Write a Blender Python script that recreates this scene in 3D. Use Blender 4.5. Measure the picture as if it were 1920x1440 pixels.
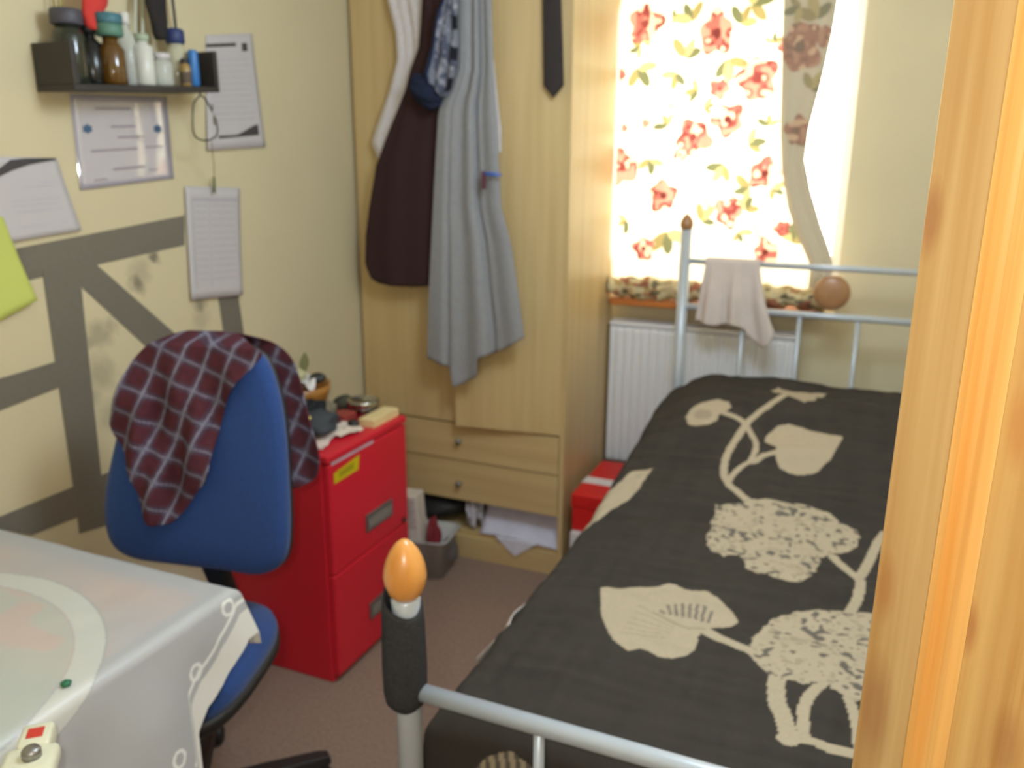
import bpy, bmesh, math, random
import numpy as np
from mathutils import Vector, Matrix
random.seed(7); RNG = np.random.default_rng(7)
for _o in list(bpy.data.objects): bpy.data.objects.remove(_o)
scene = bpy.context.scene
COL = scene.collection

# ------------------------------------------------------------------ camera
F_PX, PITCH, YAW, ROLL, EYE = 1553.0, 15.2, 23.2, 0.3, 1.5
_p, _y, _r = (math.radians(a) for a in (PITCH, YAW, ROLL))
FW = np.array([-math.sin(_y)*math.cos(_p), math.cos(_y)*math.cos(_p), -math.sin(_p)])
_rt = np.array([math.cos(_y), math.sin(_y), 0.0]); _up = np.cross(_rt, FW)
RT = _rt*math.cos(_r)+_up*math.sin(_r); UP = _up*math.cos(_r)-_rt*math.sin(_r)
CAM = np.array([0.0, 0.0, EYE])
cd = bpy.data.cameras.new('camera'); cam = bpy.data.objects.new('camera', cd); COL.objects.link(cam)
cd.sensor_width = 36; cd.lens = F_PX/1920*36; cd.clip_start = 0.02
cam.matrix_world = Matrix(((RT[0], UP[0], -FW[0], 0), (RT[1], UP[1], -FW[1], 0), (RT[2], UP[2], -FW[2], EYE), (0, 0, 0, 1)))
scene.camera = cam
cd.dof.use_dof = True; cd.dof.focus_distance = 0.62; cd.dof.aperture_fstop = 7.0

# ------------------------------------------------------------------ world, lights, exposure
world = bpy.data.worlds.new('overcast_daylight'); scene.world = world; world.use_nodes = True
world.node_tree.nodes['Background'].inputs[0].default_value = (1.0, 0.97, 0.91, 1)
world.node_tree.nodes['Background'].inputs[1].default_value = 4.6
def light(name, kind, loc, energy, color, **kw):
    l = bpy.data.lights.new(name, kind); l.energy = energy; l.color = color
    for k, v in kw.items(): setattr(l, k, v)
    o = bpy.data.objects.new(name, l); o.location = loc; COL.objects.link(o); return o
fl = CAM - RT*0.07 + UP*0.045 + FW*0.01
light('camera_flash', 'POINT', fl, 11.0, (0.95, 0.98, 1.0), shadow_soft_size=0.018)
light('added_fill_light', 'POINT', (-0.25, 1.42, 2.10), 21.0, (0.69, 0.83, 1.0), shadow_soft_size=0.2)  # fill light added below the ceiling to lift the room's ambient level
vs = scene.view_settings
scene.display_settings.display_device = 'sRGB'
vs.view_transform = 'Standard'; vs.look = 'None'; vs.exposure = 0.95; vs.gamma = 1.0; vs.use_curve_mapping = False

# ------------------------------------------------------------------ helpers
def ray(x, y):
    return FW*F_PX + RT*(x-960) - UP*(y-720)
def at(x, y, ax, v):
    """photo pixel -> point on the world plane axis=v"""
    d = ray(x, y); return CAM + d*((v-CAM[ax])/d[ax])
def atp(x, y, o, n):
    d = ray(x, y); o = np.array(o); n = np.array(n); return CAM + d*(((o-CAM)@n)/(d@n))
def C(r, g, b):
    f = lambda c: (c/255/12.92) if c/255 <= 0.04045 else ((c/255+0.055)/1.055)**2.4
    return (f(r), f(g), f(b))
def sstep(a, b, x):
    t = np.clip((np.asarray(x, float)-a)/(b-a), 0, 1); return t*t*(3-2*t)
def vnoise(x, y, seed=0):
    """smooth value noise for arrays, -1..1"""
    rg = np.random.default_rng(seed); T = rg.uniform(-1, 1, (64, 64))
    x = np.asarray(x, float); y = np.asarray(y, float)
    xi = np.floor(x).astype(int); yi = np.floor(y).astype(int); fx = x-xi; fy = y-yi
    fx = fx*fx*(3-2*fx); fy = fy*fy*(3-2*fy)
    g = lambda i, j: T[i % 64, j % 64]
    return (g(xi, yi)*(1-fx)+g(xi+1, yi)*fx)*(1-fy)+(g(xi, yi+1)*(1-fx)+g(xi+1, yi+1)*fx)*fy
def in_poly(px, py, poly):
    inside = np.zeros(px.shape, bool); n = len(poly)
    for i in range(n):
        x0, y0 = poly[i][:2]; x1, y1 = poly[(i+1) % n][:2]
        if y0 == y1: continue
        c = ((y0 > py) != (y1 > py)) & (px < (x1-x0)*(py-y0)/(y1-y0)+x0)
        inside ^= c
    return inside
def d_line(px, py, pts):
    d = np.full(px.shape, 1e9)
    for (x0, y0), (x1, y1) in zip(pts[:-1], pts[1:]):
        dx, dy = x1-x0, y1-y0; L = dx*dx+dy*dy+1e-12
        t = np.clip(((px-x0)*dx+(py-y0)*dy)/L, 0, 1)
        d = np.minimum(d, np.hypot(px-x0-t*dx, py-y0-t*dy))
    return d
def smooth_poly(pts, n=6, closed=True):
    P = [np.array(p, float) for p in pts]; N = len(P); out = []
    for i in range(N if closed else N-1):
        if closed: a, b, c, d = P[i-1], P[i], P[(i+1) % N], P[(i+2) % N]
        else: a, b, c, d = P[max(i-1, 0)], P[i], P[i+1], P[min(i+2, N-1)]
        for k in range(n):
            t = k/n
            out.append(0.5*((2*b)+(-a+c)*t+(2*a-5*b+4*c-d)*t*t+(-a+3*b-3*c+d)*t**3))
    if not closed: out.append(P[-1])
    return out

# ---- materials
def nd(nt, t, **kw):
    n = nt.nodes.new(t)
    for k, v in kw.items(): setattr(n, k, v)
    return n
def mat(name, col, rough=0.6, metal=0.0, var=0.08, scale=25.0, bump=0.0, bscale=None, spec=0.5, stretch=(1, 1, 1), attr=False, trans=0.0, sheen=0.0, coat=0.0):
    m = bpy.data.materials.new(name); m.use_nodes = True; nt = m.node_tree; b = nt.nodes['Principled BSDF']
    b.inputs['Roughness'].default_value = rough; b.inputs['Metallic'].default_value = metal
    b.inputs['Specular IOR Level'].default_value = spec
    b.inputs['Coat Weight'].default_value = coat
    if sheen: b.inputs['Sheen Weight'].default_value = sheen
    tc = nd(nt, 'ShaderNodeTexCoord'); mp = nd(nt, 'ShaderNodeMapping'); mp.inputs['Scale'].default_value = stretch
    nt.links.new(tc.outputs['Object'], mp.inputs[0])
    nz = nd(nt, 'ShaderNodeTexNoise'); nz.inputs['Scale'].default_value = scale; nz.inputs['Detail'].default_value = 5
    nt.links.new(mp.outputs[0], nz.inputs['Vector'])
    mr = nd(nt, 'ShaderNodeMapRange'); mr.inputs['From Min'].default_value = 0.25; mr.inputs['From Max'].default_value = 0.75
    mr.inputs['To Min'].default_value = 1-var; mr.inputs['To Max'].default_value = 1+var
    nt.links.new(nz.outputs['Fac'], mr.inputs['Value'])
    mx = nd(nt, 'ShaderNodeMix', data_type='RGBA', blend_type='MULTIPLY'); mx.inputs[0].default_value = 1.0
    if attr:
        a = nd(nt, 'ShaderNodeAttribute', attribute_name='Col'); nt.links.new(a.outputs['Color'], mx.inputs[6])
    else:
        mx.inputs[6].default_value = (*col, 1)
    nt.links.new(mr.outputs[0], mx.inputs[7]); nt.links.new(mx.outputs[2], b.inputs['Base Color'])
    if bump:
        n2 = nd(nt, 'ShaderNodeTexNoise'); n2.inputs['Scale'].default_value = bscale or scale*4; n2.inputs['Detail'].default_value = 4
        nt.links.new(mp.outputs[0], n2.inputs['Vector'])
        bp = nd(nt, 'ShaderNodeBump'); bp.inputs['Strength'].default_value = bump; bp.inputs['Distance'].default_value = 0.01
        nt.links.new(n2.outputs['Fac'], bp.inputs['Height']); nt.links.new(bp.outputs[0], b.inputs['Normal'])
    if trans:
        tr = nd(nt, 'ShaderNodeBsdfTranslucent'); nt.links.new(mx.outputs[2], tr.inputs['Color'])
        ms = nd(nt, 'ShaderNodeMixShader'); ms.inputs[0].default_value = trans
        nt.links.new(b.outputs[0], ms.inputs[1]); nt.links.new(tr.outputs[0], ms.inputs[2])
        nt.links.new(ms.outputs[0], nt.nodes['Material Output'].inputs['Surface'])
    return m
def wood(name, c0, c1, grain=(60, 60, 2.2), rough=0.45, knots=(), ring=0.0, coat=0.0):
    m = bpy.data.materials.new(name); m.use_nodes = True; nt = m.node_tree; b = nt.nodes['Principled BSDF']
    b.inputs['Roughness'].default_value = rough; b.inputs['Coat Weight'].default_value = coat; b.inputs['Coat Roughness'].default_value = 0.25
    tc = nd(nt, 'ShaderNodeTexCoord'); mp = nd(nt, 'ShaderNodeMapping'); mp.inputs['Scale'].default_value = grain
    nt.links.new(tc.outputs['Object'], mp.inputs[0])
    nz = nd(nt, 'ShaderNodeTexNoise'); nz.inputs['Scale'].default_value = 1.0; nz.inputs['Detail'].default_value = 6; nz.inputs['Distortion'].default_value = ring
    nt.links.new(mp.outputs[0], nz.inputs['Vector'])
    cr = nd(nt, 'ShaderNodeValToRGB'); e = cr.color_ramp.elements
    e[0].position = 0.30; e[0].color = (*c0, 1); e[1].position = 0.70; e[1].color = (*c1, 1)
    nt.links.new(nz.outputs['Fac'], cr.inputs[0]); col = cr.outputs[0]
    for (kx, ky, kz, kr, kc) in knots:
        vd = nd(nt, 'ShaderNodeVectorMath', operation='SUBTRACT'); vd.inputs[1].default_value = (kx, ky, kz)
        nt.links.new(tc.outputs['Object'], vd.inputs[0])
        vm = nd(nt, 'ShaderNodeVectorMath', operation='MULTIPLY'); vm.inputs[1].default_value = (1.5, 1.5, 0.7)
        nt.links.new(vd.outputs[0], vm.inputs[0])
        vl = nd(nt, 'ShaderNodeVectorMath', operation='LENGTH'); nt.links.new(vm.outputs[0], vl.inputs[0])
        mr = nd(nt, 'ShaderNodeMapRange'); mr.inputs['From Min'].default_value = kr*0.35; mr.inputs['From Max'].default_value = kr
        mr.inputs['To Min'].default_value = 0.55; mr.inputs['To Max'].default_value = 0.0
        nt.links.new(vl.outputs['Value'], mr.inputs['Value'])
        mx = nd(nt, 'ShaderNodeMix', data_type='RGBA'); mx.inputs[7].default_value = (*kc, 1)
        nt.links.new(mr.outputs[0], mx.inputs[0]); nt.links.new(col, mx.inputs[6]); col = mx.outputs[2]
    nt.links.new(col, b.inputs['Base Color'])
    bp = nd(nt, 'ShaderNodeBump'); bp.inputs['Strength'].default_value = 0.06; bp.inputs['Distance'].default_value = 0.01
    nt.links.new(nz.outputs['Fac'], bp.inputs['Height']); nt.links.new(bp.outputs[0], b.inputs['Normal'])
    return m
def glassy(name, col, rough=0.05, mixt=0.75):
    m = bpy.data.materials.new(name); m.use_nodes = True; nt = m.node_tree
    tr = nd(nt, 'ShaderNodeBsdfTransparent'); tr.inputs[0].default_value = (*col, 1)
    b = nt.nodes['Principled BSDF']; b.inputs['Base Color'].default_value = (*col, 1); b.inputs['Roughness'].default_value = rough
    ms = nd(nt, 'ShaderNodeMixShader'); ms.inputs[0].default_value = mixt
    nt.links.new(b.outputs[0], ms.inputs[1]); nt.links.new(tr.outputs[0], ms.inputs[2])
    nt.links.new(ms.outputs[0], nt.nodes['Material Output'].inputs['Surface'])
    return m

# ---- objects
def root_loc(o):
    while o.parent is not None: o = o.parent
    return np.array(o.location)
def tag(o, label=None, cat=None, group=None, kind=None):
    for k, v in (('label', label), ('category', cat), ('group', group), ('kind', kind)):
        if v: o[k] = v
    return o
def thing(name, label, cat, loc, group=None):
    o = bpy.data.objects.new(name, None); o.location = loc; o.empty_display_size = 0.05; COL.objects.link(o)
    return tag(o, label, cat, group)
def mobj(name, V, Fc, m, parent=None, smooth=False, solid=0.0, col=None, bevel=0.0, seg=2):
    V = np.array(V, float)
    if parent is None:
        lo, hi = V.min(0), V.max(0); org = np.array([(lo[0]+hi[0])/2, (lo[1]+hi[1])/2, lo[2]])
    else: org = root_loc(parent)
    me = bpy.data.meshes.new(name); me.from_pydata((V-org).tolist(), [], Fc if isinstance(Fc, list) else Fc.tolist())
    if bevel:
        bm = bmesh.new(); bm.from_mesh(me)
        es = [e for e in bm.edges if len(e.link_faces) == 2 and e.calc_face_angle(0) > 0.6]
        bmesh.ops.bevel(bm, geom=es, offset=bevel, segments=seg, affect='EDGES', profile=0.5, clamp_overlap=True)
        bm.to_mesh(me); bm.free()
    me.update()
    if smooth: me.polygons.foreach_set('use_smooth', [True]*len(me.polygons))
    if col is not None:
        a = me.color_attributes.new('Col', 'FLOAT_COLOR', 'POINT')
        c4 = np.ones((len(V), 4)); c4[:, :3] = col; a.data.foreach_set('color', c4.ravel())
    me.materials.append(m)
    o = bpy.data.objects.new(name, me); COL.objects.link(o)
    if parent is None: o.location = org
    else: o.parent = parent
    if solid:
        md = o.modifiers.new('thickness', 'SOLIDIFY'); md.thickness = solid; md.offset = 0
    return o
class MB:
    def __init__(s): s.v = []; s.f = []
    def add(s, V, Fc):
        n = len(s.v); s.v += [tuple(map(float, p)) for p in V]; s.f += [[i+n for i in f] for f in Fc]; return s
    def box(s, x0, x1, y0, y1, z0, z1):
        V = [(x, y, z) for z in (z0, z1) for y in (y0, y1) for x in (x0, x1)]
        return s.add(V, [[0, 2, 3, 1], [4, 5, 7, 6], [0, 1, 5, 4], [2, 6, 7, 3], [0, 4, 6, 2], [1, 3, 7, 5]])
    def obox(s, c, ex, ey, ez):
        """oriented box: centre and three half-extent vectors"""
        c, ex, ey, ez = map(np.array, (c, ex, ey, ez)); V = [c+i*ex+j*ey+k*ez for k in (-1, 1) for j in (-1, 1) for i in (-1, 1)]
        return s.add(V, [[0, 2, 3, 1], [4, 5, 7, 6], [0, 1, 5, 4], [2, 6, 7, 3], [0, 4, 6, 2], [1, 3, 7, 5]])
    def tube(s, path, r, n=12, cap=True):
        P = [np.array(p, float) for p in path]; rr = r if hasattr(r, '__len__') else [r]*len(P)
        V = []; Fc = []; pu = None
        for i, p in enumerate(P):
            t = P[min(i+1, len(P)-1)]-P[max(i-1, 0)]; t = t/(np.linalg.norm(t)+1e-12)
            if pu is None:
                a = np.array([0, 0, 1.0]) if abs(t[2]) < 0.9 else np.array([1.0, 0, 0]); u = np.cross(t, a)
            else: u = pu-t*(pu@t)
            u /= np.linalg.norm(u); w = np.cross(t, u); pu = u
            for k in range(n):
                an = 2*math.pi*k/n; V.append(p+rr[i]*(math.cos(an)*u+math.sin(an)*w))
        for i in range(len(P)-1):
            for k in range(n): Fc.append([i*n+k, i*n+(k+1) % n, (i+1)*n+(k+1) % n, (i+1)*n+k])
        if cap: Fc.append(list(range(n))[::-1]); Fc.append([(len(P)-1)*n+k for k in range(n)])
        return s.add(V, Fc)
    def lathe(s, prof, c, n=24, ax=None):
        c = np.array(c, float); V = []; Fc = []
        if ax is None: a, u, w = np.array([0, 0, 1.0]), np.array([1.0, 0, 0]), np.array([0, 1.0, 0])
        else:
            a = np.array(ax, float)/np.linalg.norm(ax); u = np.cross(a, [0, 0, 1] if abs(a[2]) < .9 else [1, 0, 0]); u /= np.linalg.norm(u); w = np.cross(a, u)
        for (r, h) in prof:
            for k in range(n):
                an = 2*math.pi*k/n; V.append(c+a*h+max(r, 1e-5)*(math.cos(an)*u+math.sin(an)*w))
        for i in range(len(prof)-1):
            for k in range(n): Fc.append([i*n+k, i*n+(k+1) % n, (i+1)*n+(k+1) % n, (i+1)*n+k])
        Fc.append(list(range(n))[::-1]); Fc.append([(len(prof)-1)*n+k for k in range(n)])
        return s.add(V, Fc)
    def prism(s, pts, ext):
        P = [np.array(p, float) for p in pts]; n = len(P); e = np.array(ext, float)
        return s.add(P+[p+e for p in P], [list(range(n))[::-1], [n+i for i in range(n)]]+[[i, (i+1) % n, n+(i+1) % n, n+i] for i in range(n)])
    def grid(s, A):
        nr, nc = A.shape[:2]
        Fc = [[i*nc+j, i*nc+j+1, (i+1)*nc+j+1, (i+1)*nc+j] for i in range(nr-1) for j in range(nc-1)]
        return s.add(A.reshape(-1, 3), Fc)
    def build(s, name, m, parent=None, **kw): return mobj(name, s.v, s.f, m, parent, **kw)
def gridobj(name, A, m, parent=None, **kw):
    nr, nc = A.shape[:2]; i = np.arange(nr-1)[:, None]*nc+np.arange(nc-1)[None, :]
    Fc = np.stack([i, i+1, i+1+nc, i+nc], -1).reshape(-1, 4)
    return mobj(name, A.reshape(-1, 3), Fc, m, parent, **kw)
def struct(o, label=None): return tag(o, label, kind='structure')

# ------------------------------------------------------------------ shared materials
XL, YB, XR, YF, ZC = -1.76, 3.22, 0.46, -0.6, 2.32     # room: left wall, window wall, right wall, front wall, ceiling
M = {}
M['carpet'] = mat('brown_carpet', C(154, 130, 116), 0.95, var=0.16, scale=90, bump=0.5, bscale=420, spec=0.1)
M['ceil'] = mat('ceiling_white', C(225, 222, 212), 0.9, var=0.02, spec=0.1)
M['wallp'] = mat('cream_wall_paint', C(222, 211, 178), 0.85, var=0.03, scale=3, bump=0.05, bscale=180, spec=0.2)
M['white'] = mat('white_gloss_paint', C(226, 226, 222), 0.35, var=0.02)
M['rad'] = mat('radiator_enamel', C(228, 229, 232), 0.35, var=0.015)
M['beech'] = wood('beech_laminate_upright', C(194, 166, 116), C(208, 183, 132), (28, 28, 1.3), 0.42)
M['beech_h'] = wood('beech_laminate_lengthwise', C(194, 166, 116), C(208, 183, 132), (1.3, 28, 28), 0.42)
M['sill'] = wood('orange_sill_wood', C(176, 98, 40), C(206, 128, 58), (2, 40, 40), 0.4)
M['metal_bed'] = mat('silver_bed_paint', C(190, 199, 208), 0.3, metal=0.15, var=0.02)
M['knob_wood'] = wood('honey_wood', C(214, 140, 62), C(236, 168, 88), (20, 20, 8), 0.3, coat=0.4)
M['dark_wood'] = wood('brown_turned_wood', C(160, 116, 78), C(178, 132, 92), (20, 20, 8), 0.35, coat=0.3)
M['black'] = mat('black_plastic', C(34, 32, 32), 0.5, var=0.1)
M['shelf'] = mat('black_shelf_laminate', C(50, 45, 42), 0.5, var=0.1)
M['blue'] = mat('blue_chair_fabric', C(46, 74, 132), 0.9, var=0.12, scale=160, bump=0.25, bscale=600, spec=0.15, sheen=0.2)
M['red'] = mat('red_enamel', C(214, 32, 52), 0.42, var=0.04, scale=6)
M['steel'] = mat('brushed_steel', C(150, 148, 144), 0.35, metal=0.8, var=0.06)
M['paper'] = mat('white_paper', C(196, 190, 190), 0.75, var=0.02, scale=6)
M['ink'] = mat('grey_ink', C(150, 143, 150), 0.8, var=0.1)
M['ink_dark'] = mat('charcoal_ink', C(70, 66, 66), 0.7, var=0.1)
M['attr_cloth'] = mat('printed_cloth', (1, 1, 1), 0.9, var=0.06, scale=200, attr=True, spec=0.15, bump=0.1, bscale=500)

# ------------------------------------------------------------------ the room shell
struct(MB().box(XL-.1, 1.5, YF-.1, YB+.3, -0.1, 0).build('floor', M['carpet']))
struct(MB().box(XL-.1, 1.5, YF-.1, YB+.3, ZC, ZC+.1).build('ceiling', M['ceil']))
# left wall with its smudges
def wall_left_mat():
    m = mat('cream_wall_with_smudges', C(211, 198, 162), 0.85, var=0.03, scale=3, bump=0.05, bscale=180, spec=0.2)
    nt = m.node_tree; b = nt.nodes['Principled BSDF']; src = b.inputs['Base Color'].links[0].from_socket
    tc = nd(nt, 'ShaderNodeTexCoord'); geo = nd(nt, 'ShaderNodeNewGeometry')
    nz = nd(nt, 'ShaderNodeTexNoise'); nz.inputs['Scale'].default_value = 28; nz.inputs['Detail'].default_value = 4
    nt.links.new(geo.outputs['Position'], nz.inputs['Vector'])
    wob = nd(nt, 'ShaderNodeVectorMath', operation='SCALE'); wob.inputs['Scale'].default_value = 0.05
    nt.links.new(nz.outputs['Color'], wob.inputs[0])
    add = nd(nt, 'ShaderNodeVectorMath', operation='ADD'); nt.links.new(geo.outputs['Position'], add.inputs[0]); nt.links.new(wob.outputs[0], add.inputs[1])
    tot = None
    for (x, y, r, s) in ((288, 482, .026, .75), (258, 532, .038, .7), (262, 512, .05, .3), (376, 572, .032, .6), (186, 628, .05, .4), (172, 640, .03, .4),
                         (206, 612, .035, .35), (190, 700, .06, .35), (170, 745, .04, .3), (376, 600, .05, .25), (205, 780, .05, .25)):
        p = at(x, y, 0, XL)
        sb = nd(nt, 'ShaderNodeVectorMath', operation='DISTANCE'); sb.inputs[1].default_value = (p[0]+.025, p[1]+.025, p[2]+.025)
        nt.links.new(add.outputs[0], sb.inputs[0])
        mr = nd(nt, 'ShaderNodeMapRange'); mr.inputs['From Min'].default_value = r*.3; mr.inputs['From Max'].default_value = r
        mr.inputs['To Min'].default_value = s; mr.inputs['To Max'].default_value = 0
        nt.links.new(sb.outputs['Value'], mr.inputs['Value'])
        if tot is None: tot = mr.outputs[0]
        else:
            mm = nd(nt, 'ShaderNodeMath', operation='MAXIMUM'); nt.links.new(tot, mm.inputs[0]); nt.links.new(mr.outputs[0], mm.inputs[1]); tot = mm.outputs[0]
    mx = nd(nt, 'ShaderNodeMix', data_type='RGBA'); mx.inputs[7].default_value = (*C(96, 88, 80), 1)
    nt.links.new(tot, mx.inputs[0]); nt.links.new(src, mx.inputs[6]); nt.links.new(mx.outputs[2], b.inputs['Base Color'])
    return m
struct(MB().box(XL-.1, XL, YF-.1, YB+.3, 0, ZC).build('wall_left', wall_left_mat()))
WX0, WX1, WZ0, WZ1 = -1.05, -0.098, 0.955, 2.12
wb = MB().box(XL, WX0, YB, YB+.26, 0, ZC).box(WX1, 1.5, YB, YB+.26, 0, ZC).box(WX0, WX1, YB, YB+.26, 0, WZ0).box(WX0, WX1, YB, YB+.26, WZ1, ZC)
struct(wb.build('wall_back', M['wallp']))
DH = np.array([0.43, 0.17]); DE = np.array([0.0395, 0.82])
struct(MB().box(XR, XR+.1, DH[1]+.03, YB, 0, ZC).box(XR, XR+.1, -.62, DH[1]+.03, 2.03, ZC).build('wall_right', M['wallp']))
struct(MB().box(XL, 1.5, YF-.1, YF, 0, ZC).build('wall_front', M['wallp']))
struct(MB().box(1.4, 1.5, YF, YB, 0, ZC).box(XR+.1, 1.4, DH[1]+.6, DH[1]+.7, 0, ZC).build('wall_hall', M['wallp']))
struct(MB().box(XL, XL+.015, YF, YB, 0, .09).build('baseboard_left', M['white'], bevel=.004))
struct(MB().box(XL, XR, YB-.015, YB, 0, .09).build('baseboard_back', M['white'], bevel=.004))

# window: frame, panes, sill
win = thing('window_1', None, None, (-.57, YB+.14, WZ0)); struct(win)
wy0, wy1 = YB+.11, YB+.17
MB().box(WX0, WX1, wy0, wy1, WZ0, WZ0+.150).build('window_frame', M['white'], win, bevel=.006)
MB().box(WX0, WX1, wy0, wy1, WZ1-.06, WZ1).build('window_frame', M['white'], win, bevel=.006)
MB().box(WX0, WX0+.05, wy0, wy1, WZ0+.150, WZ1-.06).build('window_frame', M['white'], win, bevel=.006)
MB().box(WX1-.035, WX1, wy0, wy1, WZ0+.150, WZ1-.06).build('window_frame', M['white'], win, bevel=.006)
gl = glassy('window_glass', (0.97, 0.98, 0.97), 0.02, 0.96)
MB().box(WX0+.05, WX1-.035, YB+.138, YB+.142, WZ0+.150, WZ1-.06).build('pane', gl, win)
MB().box(-.915, -.135, YB-.135, wy0, WZ0, WZ0+.028).build('window_sill', M['sill'], win, bevel=.008)

# ------------------------------------------------------------------ pine door standing open
dd = np.array([DE[0]-DH[0], DE[1]-DH[1]]); DL = np.linalg.norm(dd); dd /= DL
dn = np.array([dd[1]*-1, dd[0]]); dn = dn if dn @ -DH > 0 else -dn       # visible face normal
door = thing('door_1', None, None, (DH[0], DH[1], 0)); struct(door, 'knotty pine panelled door standing open beside the camera')
def dpt(s, z, off=0.0): return np.array([DE[0]-dd[0]*s+dn[0]*off, DE[1]-dd[1]*s+dn[1]*off, z])   # s: from the free edge
def dbox(mb, s0, s1, z0, z1, o0, o1):
    V = [dpt(s, z, o) for z in (z0, z1) for o in (o0, o1) for s in (s0, s1)]
    return mb.add(V, [[0, 2, 3, 1], [4, 5, 7, 6], [0, 1, 5, 4], [2, 6, 7, 3], [0, 4, 6, 2], [1, 3, 7, 5]])
def dloc(x, y, off=0.0):
    p = atp(x, y, (*(DE+dn*off), 0), (*dn, 0)); return tuple(p-np.array([DH[0], DH[1], 0]))
KN = [(*dloc(1746, 410), .028, C(178, 104, 64)), (*dloc(1660, 1100), .03, C(196, 128, 66)), (*dloc(1640, 1330), .05, C(176, 116, 62))]
KP = [(*dloc(1812, 1175, -.012), .022, C(170, 92, 48)), (*dloc(1912, 800, -.012), .03, C(206, 132, 66)), (*dloc(1880, 1400, -.012), .03, C(176, 116, 66))]
pine = wood('pine_stile', C(208, 156, 88), C(240, 202, 138), (30, 30, 1.0), 0.4, KN, coat=0.25)
pine_m = wood('pine_moulding', C(222, 152, 70), C(244, 196, 118), (60, 60, 1.2), 0.35, coat=0.35)
pine_p = wood('pine_panel', C(196, 136, 66), C(240, 198, 124), (22, 22, 1.1), 0.4, KP, ring=0.8, coat=0.25)
ST = 0.082
zr = [(0.0, 0.2), (0.60, 0.77), (1.86, 1.98)]
for s0, s1 in ((0, ST), (DL-ST, DL), (DL/2-.045, DL/2+.045)):
    zz = [(0, 1.98)] if s0 in (0, DL-ST) else [(.2, .60), (.77, 1.86)]
    for z0, z1 in zz: dbox(MB(), s0, s1, z0, z1, -.038, 0).build('stile', pine, door, bevel=.003)
for z0, z1 in zr: dbox(MB(), ST, DL-ST, z0, z1, -.038, 0).build('rail', pine, door, bevel=.002)
for s0, s1 in ((ST, DL/2-.045), (DL/2+.045, DL-ST)):
    for z0, z1 in ((.2, .60), (.77, 1.86)):
        dbox(MB(), s0, s1, z0, z1, -.030, -.014).build('panel', pine_p, door)
        # ovolo moulding around the panel: stepped frame
        mb = MB(); w = .033
        prof = [(0, 0.0), (.003, .006), (.008, .0085), (.014, .006), (.017, -.001), (.021, -.004), (.027, -.006), (.030, -.012), (w, -.0138)]
        rings = [[dpt(s0+a, z0+a, h), dpt(s1-a, z0+a, h), dpt(s1-a, z1-a, h), dpt(s0+a, z1-a, h)] for a, h in prof]
        V = [p for r_ in rings for p in r_]; Fc = [[i*4+k, i*4+(k+1) % 4, (i+1)*4+(k+1) % 4, (i+1)*4+k] for i in range(len(prof)-1) for k in range(4)]
        mb.add(V, Fc).build('moulding', pine_m, door)

# ------------------------------------------------------------------ wardrobe
WL, WR, WF, WBk, WT = XL+.012, -.924, 2.646, 3.16, 2.06
wd = thing('wardrobe', 'tall beech-effect wardrobe with two doors above two drawers', 'wardrobe', ((WL+WR)/2, (WF+WBk)/2, 0))
B_ = lambda *a: MB().box(*a)
B_(WL, WL+.018, WF, WBk, 0, WT).build('side_panel', M['beech'], wd, bevel=.001)
B_(WR-.018, WR, WF-.018, WBk, 0, WT).build('side_panel', M['beech'], wd, bevel=.001)
B_(WL+.018, WR-.018, WBk-.01, WBk, 0, WT-.02).build('back_panel', M['beech'], wd)
B_(WL, WR, WF-.018, WBk, WT, WT+.02).build('top_panel', M['beech_h'], wd, bevel=.001)
B_(WL+.018, WR-.018, WF, WBk-.01, .09, .106).build('bottom_shelf', M['beech_h'], wd)
B_(WL+.018, WR-.018, WF, WBk-.01, .236, .246).build('inner_shelf', M['beech_h'], wd)
B_(WL+.018, WR-.018, WF, WBk-.01, .548, .562).build('inner_shelf', M['beech_h'], wd)
B_(WL+.018, WR-.02, WF-.014, WF+.004, 0, .09).build('plinth', M['beech_h'], wd, bevel=.001)
def wdoor(hx, sgn, width, ang):
    a = math.radians(ang); dx, dy = sgn*math.cos(a), -math.sin(a); z0, z1 = .553, WT-.012
    n = np.array([dy*sgn, -dx*sgn, 0])*.018   # towards the room
    p0 = np.array([hx, WF, 0]); p1 = p0+np.array([dx, dy, 0])*width
    mb = MB(); V = [p+np.array([0, 0, z])+k*n for z in (z0, z1) for k in (0, 1) for p in (p0, p1)]
    mb.add(V, [[0, 2, 3, 1], [4, 5, 7, 6], [0, 1, 5, 4], [2, 6, 7, 3], [0, 4, 6, 2], [1, 3, 7, 5]])
    mb.build('door', M['beech'], wd, bevel=.0015)
WM = (WL+WR)/2
wdoor(WL+.002, 1, WM-WL-.004, 1.2)
wdoor(WR-.02, -1, WR-WM-.021, 7.0)
for z0, z1, kz in ((.402, .545, .481), (.240, .397, .312)):
    d = B_(WL+.003, WR-.021, WF-.018, WF, z0, z1).build('drawer', M['beech_h'], wd, bevel=.0015)
    kn = MB().lathe([(.006, 0), (.006, .012), (.011, .016), (.0125, .021), (.010, .026), (.004, .028)], (-1.337, WF-.018, kz), 14, (0, -1, 0)).build('knob', M['steel'], d, smooth=True)

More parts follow.
